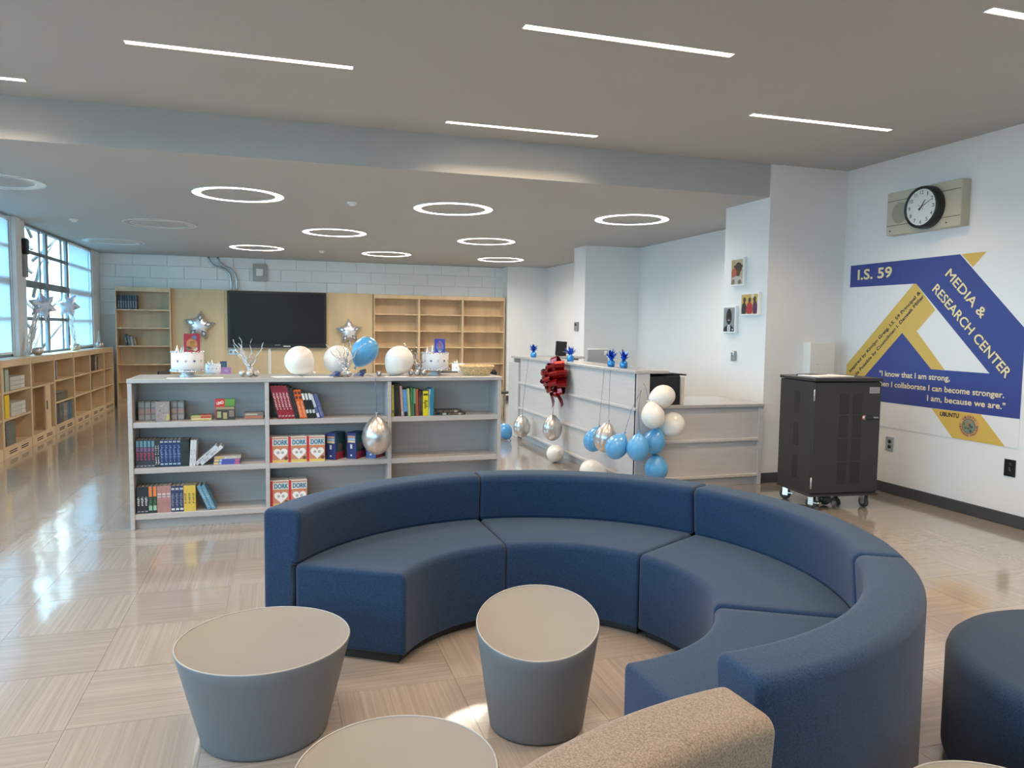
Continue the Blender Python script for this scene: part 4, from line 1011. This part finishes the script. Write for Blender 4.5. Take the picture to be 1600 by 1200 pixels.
MB().bbox(-.14, .14, -.035, -.02, .318, .575, .004, Matrix.Rotation(.05, 4, 'X')).obj('lid', flat((.42, .43, .44), .3), lp)
MB().box(.085, .125, -.0362, -.034, .50, .555, Matrix.Rotation(.05, 4, 'X')).obj('sticker', PAPER, lp)
def weight(label, y, x=3.40, s=1.0, seed=0):
    rd = random.Random(seed); t = thing('balloon_weight', label, 'balloon weight', (x, y, CT), 0, 'blue foil balloon weights')
    MB().lathe([(.032*s, 0), (.036*s, .02*s), (.034*s, .05*s), (.018*s, .062*s), (.016*s, .07*s)], 14).obj('wrapped_body', LBFOIL, t)
    m = MB()
    for k in range(26):
        a = rd.uniform(0, 2*PI); L = rd.uniform(.07, .12)*s; q = rd.uniform(.1, 1.2); d = Vector((math.cos(a)*math.sin(q), math.sin(a)*math.sin(q), math.cos(q))); sd_ = Vector((-math.sin(a), math.cos(a), 0))*.013*s
        p0 = Vector((0, 0, .062*s)); p1 = p0+d*L*.6; p2 = p0+d*L+Vector((0, 0, -.012*s*q))
        m.add([p0-sd_*.5, p0+sd_*.5, p1+sd_, p1-sd_, p2], [(0, 1, 2, 3), (3, 2, 4)])
    m.obj('foil_tuft', BFOIL, t); return t
weight('blue foil balloon weight at the far end of the desk counter', 9.78, 3.37, 1.15, 1)
weight('blue foil balloon weight beside the red bow', 8.48, 3.40, 1.2, 2)
weight('blue foil balloon weight left of the near pair on the counter', 7.22, 3.36, 1.15, 3)
weight('blue foil balloon weight right of the near pair on the counter', 6.96, 3.38, 1.15, 4)
# red bow
bw = thing('red_bow', 'large shiny red gift bow on the desk front', 'bow', (3.235, 8.29, .985))
rd = random.Random(11)
def loop_strip(d, L, wd, lift):
    d = Vector(d).normalized(); q = d.cross(Vector((0, .3, 1))).normalized(); N = q.cross(d); O = Vector((lift, 0, 0)); vs = []; n = 12
    for i in range(n+1):
        u = PI*2*i/n; a = (1-math.cos(u))/2*L; b = .05*math.sin(u)
        for s_ in (-1, 1): vs.append(O+d*a+N*b+q*s_*wd*(.25+.75*math.sin(u/2)))
    return MB().add(vs, [(2*i, 2*i+1, 2*i+3, 2*i+2) for i in range(n)])
for tier, (n, x, L, wd) in enumerate([(9, -.30, .25, .062), (8, -.9, .235, .060), (5, -2.2, .215, .055), (1, -9, .19, .05)]):
    for k in range(n):
        a = 2*PI*k/n+.4*tier; loop_strip((x, math.cos(a), math.sin(a)), L*rd.uniform(.93, 1.05), wd, -.03-.012*tier).obj('loop', BOW, bw)
for (a, y1, z1_) in ((.05, .20, -.37), (-.05, -.12, -.33)):
    vs = []
    for i in range(7):
        q = i/6; c = Vector((-.08-.03*math.sin(q*5), a+(y1-a)*q, -.06+(z1_+.06)*q)); vs += [c+Vector((-.028, -.034, -.012)), c+Vector((.028, .034, .012))]
    MB().add(vs, [(2*i, 2*i+1, 2*i+3, 2*i+2) for i in range(6)]).obj('tail', BOW, bw)
MB().lathe([(.03, 0), (.03, .05)], 12, Matrix.Rotation(-PI/2, 4, 'Y') @ T(0, 0, -.05)).obj('backing', BOW, bw)
# balloons by the desk
GD = 'balloons around the service desk'
XE = DX-.035
def balloon_on_line(label, c, rx, rz, m, tie, axis=(0, 0, 1)): balloon(label, c, rx, rz, m, axis, GD, [tie] if len(tie) == 3 and not isinstance(tie[0], tuple) else list(tie))
balloon_on_line('silver balloon hanging at the far end of the desk', (3.08, 9.38, .27), .115, .150, BSILVER, ((XE, 9.6, 1.15), (3.32, 9.74, 1.18)))
balloon('blue balloon lying on the floor at the far end of the desk', (3.02, 9.95, .118), .108, .125, BBLUE, (.4, -.5, -.75), GD)
balloon_on_line('silver balloon hanging below the red bow', (3.10, 8.27, .39), .118, .158, BSILVER, ((XE-.01, 8.36, 1.14), (3.36, 8.46, 1.18)))
balloon('white balloon lying on the floor below the silver one', (3.08, 8.1, .108), .105, .112, BWHITE, (0, -.7, .3), GD)
balloon_on_line('light blue balloon hanging behind the silver one near the desk corner', (3.13, 7.10, .42), .110, .138, BBLUE, ((XE-.01, 7.1, 1.14), (3.34, 7.2, 1.18)), (.2, -.3, .9))
balloon_on_line('silver balloon hanging among the blue ones near the desk corner', (3.03, 6.60, .515), .112, .152, BSILVER, ((XE-.01, 6.95, 1.14), (3.34, 6.99, 1.18)), (.1, -.15, 1))
balloon_on_line('light blue balloon right of the silver one, tilted', (3.02, 6.323, .471), .106, .130, BBLUE, ((3.2, 6.40, .8), (3.30, 6.40, .99)), (.45, -.1, .8))
balloon_on_line('light blue balloon at the middle of the bunch by the desk corner', (3.16, 6.17, .48), .104, .130, BBLUE, ((3.27, 6.40, .8), (3.30, 6.40, .99)), (.1, 0, 1))
balloon('light blue balloon under the two lower white ones', (3.38, 6.27, .515), .106, .130, BBLUE, (.3, 0, .9), GD)
balloon('white balloon lying on the floor before the desk, behind the sofa', (3.05, 6.93, .12), .115, .140, BWHITE, (.8, -.5, -.1), GD)
balloon_on_line('white balloon at the top of the bunch on the desk corner', (3.44, 6.26, .935), .108, .134, BWHITE, ((3.34, 6.38, 1.0), (3.36, 6.6, 1.182), (3.38, 6.94, 1.19)), (-.9, .0, -.25))
balloon('white balloon at the left of the bunch on the desk corner', (3.33, 6.22, .77), .110, .130, BWHITE, (-.1, .2, .95), GD)
balloon('white balloon at the right of the bunch on the desk corner', (3.57, 6.28, .66), .118, .128, BWHITE, (-.7, .1, -.5), GD)
balloon('blue balloon lowest in the bunch by the desk corner', (3.41, 6.27, .262), .112, .128, BBLUE, (-.15, 0, 1), GD)

# ================================================================== RIGHT WALL: mural, clock, outlets
MU = thing('wall_mural', 'large blue, yellow and white printed wall mural with lettering', 'mural', (0, 0, 0))
def mb(u, v, lift=0): return (XR-.004-lift, 6.40-u, v)
MO = (XR-.004, 6.40, 0); MUu, MUv = (0, -1, 0), (0, 0, 1)
MB().prism([(0, .64), (1.94, .64), (1.94, 2.253), (0, 2.253)], ((XR, 6.40, 0), MUu, MUv), .004).obj('white_ground', MWHITE, MU)
MB().prism([(.02, .885), (1.94, .882), (1.94, 1.605), (1.302, 2.253), (0, 2.253), (0, 2.03), (.845, 2.024), (1.65, 1.232), (1.064, 1.236), (.711, 1.565)], (MO, MUu, MUv), .0012).obj('blue_print', MBLUE, MU)
MB().prism([(0, .885), (.02, .885), (.711, 1.565), (1.064, 1.236), (1.208, 1.238), (.88, 1.58), (1.074, 1.775), (.845, 2.024), (.819, 2.024), (0, 1.225)], (MO, MUu, MUv), .0012).obj('yellow_print', MYEL, MU)
MB().prism([(1.315, 2.253), (1.436, 2.133), (1.557, 2.253)], (MO, MUu, MUv), .0012).obj('yellow_print', MYEL, MU)
MB().prism([(1.09, .881), (1.325, .643), (1.828, .641), (1.591, .881)], (MO, MUu, MUv), .0012).obj('yellow_print', MYEL, MU)
def mtext(s, u0, v0, u1, v1, cap, m, bold=.035, outline=None):
    L = math.hypot(u1-u0, v1-v0); d = ((u1-u0)/L, (v1-v0)/L); U = (0, -d[0], d[1]); V = (0, d[1], d[0])
    if outline: put_text(s, 'lettering_outline', outline, MU, mb(u0, v0, .0013), U, V, L*1.003, cap, bold+.028, .0004)
    put_text(s, 'lettering', m, MU, mb(u0, v0, .0014), U, V, L, cap, bold, .0009)
mtext('I.S. 59', .107, 2.103, .547, 2.105, .098, MTEXT, .03, MDARK)
mtext('MEDIA &', 1.159, 2.082, 1.542, 1.691, .080, MTEXT, .02, MDARK)
mtext('RESEARCH CENTER', 1.029, 1.954, 1.795, 1.200, .080, MTEXT, .02, MDARK)
mtext('Inspired by Kimlyn Greig, I.S. 59 Principal &', .06, 1.148, .904, 1.933, .032, MDARK, .035)
mtext('Made Possible by Councilman I. Daneek Miller', .09, 1.062, .944, 1.896, .032, MDARK, .035)
mtext('"I know that I am strong,', .455, 1.139, 1.267, 1.143, .050, MTEXT, .025)
mtext('When I collaborate I can become stronger.', .38, 1.040, 1.793, 1.040, .050, MTEXT, .025)
mtext('I am, because we are."', 1.038, .947, 1.809, .947, .050, MTEXT, .025)
mtext('UBUNTU', 1.187, .824, 1.379, .826, .036, MDARK, .04)
sb = Matrix.Rotation(-PI/2, 4, 'Y')
def disc(r, lift, col, name): MB().lathe([(.0001, 0), (r, 0)], 36, T(XR-.0055-lift, 6.40-1.483, .766) @ sb, caps=False).obj(name, col, MU)
disc(.098, .0, flat((.66, .34, .14)), 'seal_print'); disc(.066, .0004, MDARK, 'seal_print'); disc(.062, .0008, flat((.22, .26, .20)), 'seal_print')
for k in range(9):
    a = k*2.4; r = .008+.0052*k; MB().lathe([(.0001, 0), (.013, 0)], 8, T(XR-.0067, 6.40-1.483+r*math.cos(a), .766+r*math.sin(a)) @ sb, caps=False).obj('seal_print', flat([(.45, .22, .10), (.05, .10, .10), (.10, .16, .08)][k % 3]), MU)
def arc_text(s, a0, a1, r, cap):
    n = len(s)
    for i, c in enumerate(s):
        if c == ' ': continue
        a = a0+(a1-a0)*(i+.5)/n; U = (0, -math.sin(a), -math.cos(a)); V = (0, -math.cos(a), math.sin(a))
        wd = abs(a1-a0)*r/n*.72; 
        if c == 'I': wd *= .4
        p = Vector(mb(1.483+r*math.cos(a), .766+r*math.sin(a), .0022))-Vector(U)*wd/2
        put_text(c, 'seal_lettering', MDARK, MU, p, U, V, wd, cap, .03, .0003)
arc_text('UBUNTU', R(142), R(38), .072, .018)
def arc_text2(s, a0, a1, r, cap):       # reads along the bottom of the seal
    n = len(s)
    for i, c in enumerate(s):
        if c == ' ': continue
        a = a0+(a1-a0)*(i+.5)/n; U = (0, math.sin(a), math.cos(a)); V = (0, math.cos(a), -math.sin(a)); wd = abs(a1-a0)*r/n*.72
        if c == 'I': wd *= .4
        p = Vector(mb(1.483+r*math.cos(a), .766+r*math.sin(a), .0022))-Vector(U)*wd/2
        put_text(c, 'seal_lettering', MDARK, MU, p, U, V, wd, cap, .03, .0003)
arc_text2('LEARNING VILLAGE', R(170), R(370), .088, .015)

ck = thing('clock_speaker_box', 'cream steel wall box with a round black-rimmed clock and speaker grille', 'clock', (XR, 5.44, 2.49))
D = .10
MB().bbox(-D, 0, -.41, .41, 0, .40, .004).obj('box', CREAM, ck)
for z in (.085, .315): MB().box(-D-.0012, -D, -.405, .405, z, z+.006).obj('groove', flat((.14, .12, .08)), ck)
MB().lathe([(.0001, 0), (.098, 0)], 32, T(-D-.001, .25, .20) @ sb, caps=False).obj('speaker_grille', CREAMD, ck)
for y in (-.27, .36): MB().lathe([(.007, 0), (.007, .003)], 10, T(-D, y, .04) @ sb).obj('screw', MDARK, ck)
cl = MB().lathe([(.190, 0), (.192, .03), (.185, .075), (.180, .082), (.163, .082), (.160, .070), (.0001, .070)], 48, T(-D, -.06, .20) @ sb).obj('clock_case', BLACK, ck)
MB().lathe([(.0001, 0), (.161, 0)], 48, T(-D-.0715, -.06, .20) @ sb, caps=False).obj('clock_face', MWHITE, cl)
MB().lathe([(.0001, 0), (.161, 0)], 48, T(-D-.079, -.06, .20) @ sb, caps=False).obj('clock_glass', GLASS, cl)
for k in range(1, 13):
    a = PI/2-2*PI*k/12; s = str(k); wd = .022 if k < 10 and k != 1 else (.008 if k in (1,) else .036 if k != 11 else .026)
    c = Vector((-D-.0722, -.06-.130*math.cos(a)+wd/2, .20+.130*math.sin(a)-.015))
    put_text(s, 'numeral', MDARK, cl, c, (0, -1, 0), UZ, wd, .032, .01, .0002)
def hand(ang, L, wd):
    d = Vector((0, -math.sin(ang), math.cos(ang))); q = Vector((0, -math.cos(ang), -math.sin(ang)))*wd; O = Vector((-D-.0735, -.06, .20)); N = Vector((-.0012, 0, 0))
    vs = [O-d*.035-q, O-d*.035+q, O+d*L+q*.6, O+d*L-q*.6]; vs += [v+N for v in vs]
    MB().add(vs, [(0, 1, 2, 3), (7, 6, 5, 4), (0, 1, 5, 4), (1, 2, 6, 5), (2, 3, 7, 6), (3, 0, 4, 7)]).obj('clock_hand', MDARK, cl)
hand(2*PI*(1.17/12), .075, .006); hand(2*PI*(10.5/60), .112, .004); hand(2*PI*(51/60), .045, .0018)

def outlet(label, y, z, pm):
    t = thing('wall_outlet', label, 'outlet', (XR, y, z))
    MB().bbox(-.008, 0, -.05, .05, -.07, .07, .003).obj('plate', pm, t)
    for q in (-.026, .026): MB().lathe([(.019, 0), (.019, .004)], 16, T(-.007, 0, q) @ sb).obj('socket', BLACK, t)
    MB().lathe([(.004, 0), (.004, .003)], 8, T(-.008, 0, 0) @ sb).obj('screw', STEEL, t)
outlet('steel-plated wall outlet beside the cart', 5.775, .482, STEEL)
outlet('black wall outlet at the right edge of the picture', 4.52, .474, BLACK)
t = thing('wall_raceway_box', 'white metal box on the wall behind the cart', 'wall box', (5.36, YBM-.015, .9))
MB().bbox(-.155, .155, -.11, 0, 0, .555, .004).obj('cover', WHITEP, t); MB().lathe([(.006, 0), (.006, .004)], 8, T(-.06, -.11, .33) @ Matrix.Rotation(PI/2, 4, 'X')).obj('screw', STEEL, t)

# pictures on the pier
def frame(label, yc, zc, w, h, prints, bgcol):
    t = thing('framed_photo', label, 'picture', (4.74, yc, zc))
    MB().bbox(-.035, 0, -w/2, w/2, -h/2, h/2, .003).obj('frame', WHITEP, t)
    k = .018
    MB().box(-.0362, -.035, -w/2+k, w/2-k, -h/2+k, h/2-k).obj('photo', flat(bgcol, .3), t)
    for (u, v, a, b, col) in prints:
        n = 16; W, H_ = w-2*k, h-2*k
        pts = [(max(-W/2, min(W/2, u*W+a*W*math.cos(2*PI*i/n))), max(-H_/2, min(H_/2, v*H_+b*H_*math.sin(2*PI*i/n)))) for i in range(n)]
        frame.l += .00008
        MB().prism(pts, ((-.0363-frame.l, 0, 0), MUu, MUv), .00006).obj('photo_print', flat(col, .3), t)
    frame.l = 0
frame.l = 0
SK = (.10, .045, .025)
frame('white-framed photo of a person in a hat, topmost of three', 6.985, 2.198, .245, .30, [(-.3, .3, .2, .2, (.45, .35, .15)), (.12, .16, .3, .22, (.03, .015, .012)), (.1, .0, .2, .2, SK), (.12, .22, .42, .07, (.05, .03, .03)), (-.25, -.05, .22, .22, (.45, .10, .06)), (0, -.35, .5, .18, (.55, .5, .45)), (-.3, -.4, .15, .12, (.25, .2, .12)), (.25, -.42, .15, .1, (.2, .18, .1))], (.48, .40, .28))
frame('white-framed photo of three people in red and dark clothes, rightmost of three', 6.745, 1.847, .315, .24, [(-.3, .22, .09, .14, SK), (-.32, -.25, .16, .35, (.05, .04, .05)), (.02, .2, .09, .14, SK), (.02, -.25, .2, .36, (.5, .04, .04)), (.33, .25, .09, .14, SK), (.36, -.22, .14, .4, (.12, .03, .08)), (.2, .4, .1, .1, (.7, .65, .5))], (.62, .40, .12))
frame('white-framed portrait of a smiling person in dark suit and tie, leftmost of three', 7.105, 1.688, .24, .295, [(0, -.48, .5, .26, (.02, .025, .035)), (0, -.38, .14, .2, (.7, .7, .72)), (0, -.4, .04, .2, (.25, .27, .32)), (0, .12, .26, .34, (.035, .022, .018)), (0, .0, .15, .05, (.10, .05, .04)), (0, -.03, .09, .02, (.6, .58, .55)), (.35, -.42, .07, .03, (.7, .7, .7))], (.28, .29, .30))
t = thing('wall_control', 'small grey rounded wall control below the framed photos', 'wall control', (4.74, 7.035, 1.295)); MB().bbox(-.02, 0, -.045, .045, -.055, .055, .012).obj('plate', GREYP, t); MB().bbox(-.032, -.018, -.025, .025, .0, .045, .01).obj('cover', STEEL, t)
t = thing('thermostat', 'grey thermostat on the pier behind the service desk', 'thermostat', (4.72, 11.5, 1.615)); MB().bbox(-.03, 0, -.07, .07, -.075, .075, .006).obj('body', flat((.25, .25, .24)), t); MB().box(-.031, -.03, -.04, .04, .01, .05).obj('display', BLACK, t)

# ================================================================== CHARGING CART
ct = thing('charging_cart', 'black steel laptop charging cart on casters by the mural', 'cart', (4.41, 5.34, 0), R(-6.5))
W, Dp, Z0, Z1 = .655, .54, .135, 1.165
MB().bbox(0, W, .02, Dp, Z0, Z1-.035, .004).obj('cabinet', CART, ct)
MB().bbox(-.008, W+.008, -.008, Dp+.008, Z1-.03, Z1, .005).obj('lid', CART, ct)
dr = MB().bbox(.004, W-.004, -.0, .02, Z0+.02, Z1-.042, .003).obj('door', CART, ct)
MB().bbox(-.004, W+.004, -.002, Dp, Z0-.012, Z0+.006, .002).obj('bottom_rim', CART, ct)
hm = MB()
for cx in (.295, .425):
    for i in range(6):
        for z in range(58):
            zz = Z0+.10+z*.0137
            if z % 15 == 14: continue
            hm.box(cx-.045+i*.0155, cx-.045+i*.0155+.0085, -.0007, 0, zz, zz+.008)
o = hm.obj('vent_holes', DARKHOLE, dr); o['kind'] = 'stuff'
hm = MB()
for j in range(3):
    for i in range(4):
        for z in range(15): hm.box(-.0007, 0, .22+i*.022, .234+i*.022, Z0+.12+j*.29+z*.0137, Z0+.128+j*.29+z*.0137)
o = hm.obj('side_vent_holes', DARKHOLE, ct); o['kind'] = 'stuff'
for z in (Z0+.06, Z1-.20): MB().lathe([(.007, 0), (.007, .10)], 10, T(.0, -.004, z)).obj('hinge', STEEL, ct)
MB().bbox(.50, .63, -.014, 0, .80, .835, .004).obj('handle', BLACK, dr)
MB().bbox(.575, .622, -.0152, -.012, .812, .825, .0005).obj('handle_print', flat((.3, .3, .3)), dr)
MB().lathe([(.020, 0), (.020, .006)], 20, T(.492, 0, .817) @ Matrix.Rotation(PI/2, 4, 'X')).obj('lock_ring', flat((.55, .22, .18), .3), dr)
MB().lathe([(.014, 0), (.014, .009)], 20, T(.492, 0, .817) @ Matrix.Rotation(PI/2, 4, 'X')).obj('lock', CHROME, dr)
MB().box(.535, .635, -.0012, 0, 1.03, 1.085).obj('label_plate', flat((.33, .33, .34), .3), dr)
for z in (1.046, 1.064): MB().box(.55, .615, -.0018, -.0012, z, z+.006).obj('label_print', flat((.2, .2, .21)), dr)
for y in (.10, .44): MB().lathe([(.006, 0), (.006, .003)], 8, T(0, y, 1.08) @ sb).obj('screw', BLACK, ct)
for k, (x, y, rz, wr) in enumerate([(.07, .07, .5, .05), (W-.07, .07, .1, .05), (.06, Dp-.07, .7, .05), (W-.07, Dp-.07, .3, .05)]):
    A = T(x, y, 0) @ Rz(rz)
    c = MB().bbox(-.035, .035, -.035, .035, .118, .124, .001, A).bbox(-.026, -.021, -.02, .03, .04, .12, .001, A).bbox(.021, .026, -.02, .03, .04, .12, .001, A).obj('caster', CHROME, ct)
    MB().lathe([(.040, -.018), (.05, -.012), (.05, .012), (.040, .018)], 24, A @ T(0, .01, .05) @ Matrix.Rotation(PI/2, 4, 'Y')).obj('wheel', flat((.05, .05, .055), .5), c)
    MB().lathe([(.024, -.0195), (.024, .0195)], 16, A @ T(0, .01, .05) @ Matrix.Rotation(PI/2, 4, 'Y')).obj('hub', GREYP, c)
    if k in (0, 2): MB().bbox(-.03, .03, -.07, -.02, .06, .072, .003, A).obj('brake_pedal', CHROME, c)
cm = Matrix.Translation((4.41, 5.34, 0)) @ Rz(R(-6.5))
p = cm @ Vector((.25, .22, Z1)); pp = tag(MB().bbox(-.20, .20, -.13, .13, 0, .010, .001).obj('paper_stack', PAPER, loc=(p.x, p.y, Z1+.0004), rot=(0, 0, R(4))), 'white papers lying on top of the charging cart', 'paper')
p = cm @ Vector((.20, .36, Z1)); tag(MB().bbox(-.11, .11, -.08, .08, 0, .012, .003).obj('dark_folder', BLACK, loc=(p.x, p.y, Z1+.0004), rot=(0, 0, .2)), 'dark folder behind the papers on the cart', 'folder')
balloon('dark balloon on the floor under the charging cart', (4.70, 5.50, .061), .056, .060, flat((.05, .06, .06), .25), (.3, .5, .2))
tag(MB().tube([(4.42, 5.62, .006), (4.5, 5.5, .006), (4.62, 5.48, .006), (4.72, 5.6, .006), (4.9, 5.75, .006), (5.2, 6.0, .006)], .005, 6).obj('power_cord', BLACK), 'thin black power cord on the floor under the cart', 'cord')

# ================================================================== ordinals for look-alikes
ORD = ['first', 'second', 'third', 'fourth', 'fifth', 'sixth', 'seventh', 'eighth', 'ninth']
bpy.context.view_layer.update()
same = {}
for o in COL.objects:
    if o.parent is None and 'label' in o and 'behind the viewer' not in o['label']: same.setdefault(o['label'], []).append(o)
for lab, L in same.items():
    if len(L) < 2: continue
    P = [o.matrix_world.translation for o in L]
    sp = [max(p[i] for p in P)-min(p[i] for p in P) for i in range(3)]; ax = sp.index(max(sp))
    L.sort(key=lambda o: o.matrix_world.translation[ax])
    for k, o in enumerate(L):
        o['label'] = lab+(', %s from bottom' if ax == 2 else ', %s from left') % ORD[k]
        if len(o['label'].split()) > 16: print('LONG LABEL', o['label'])
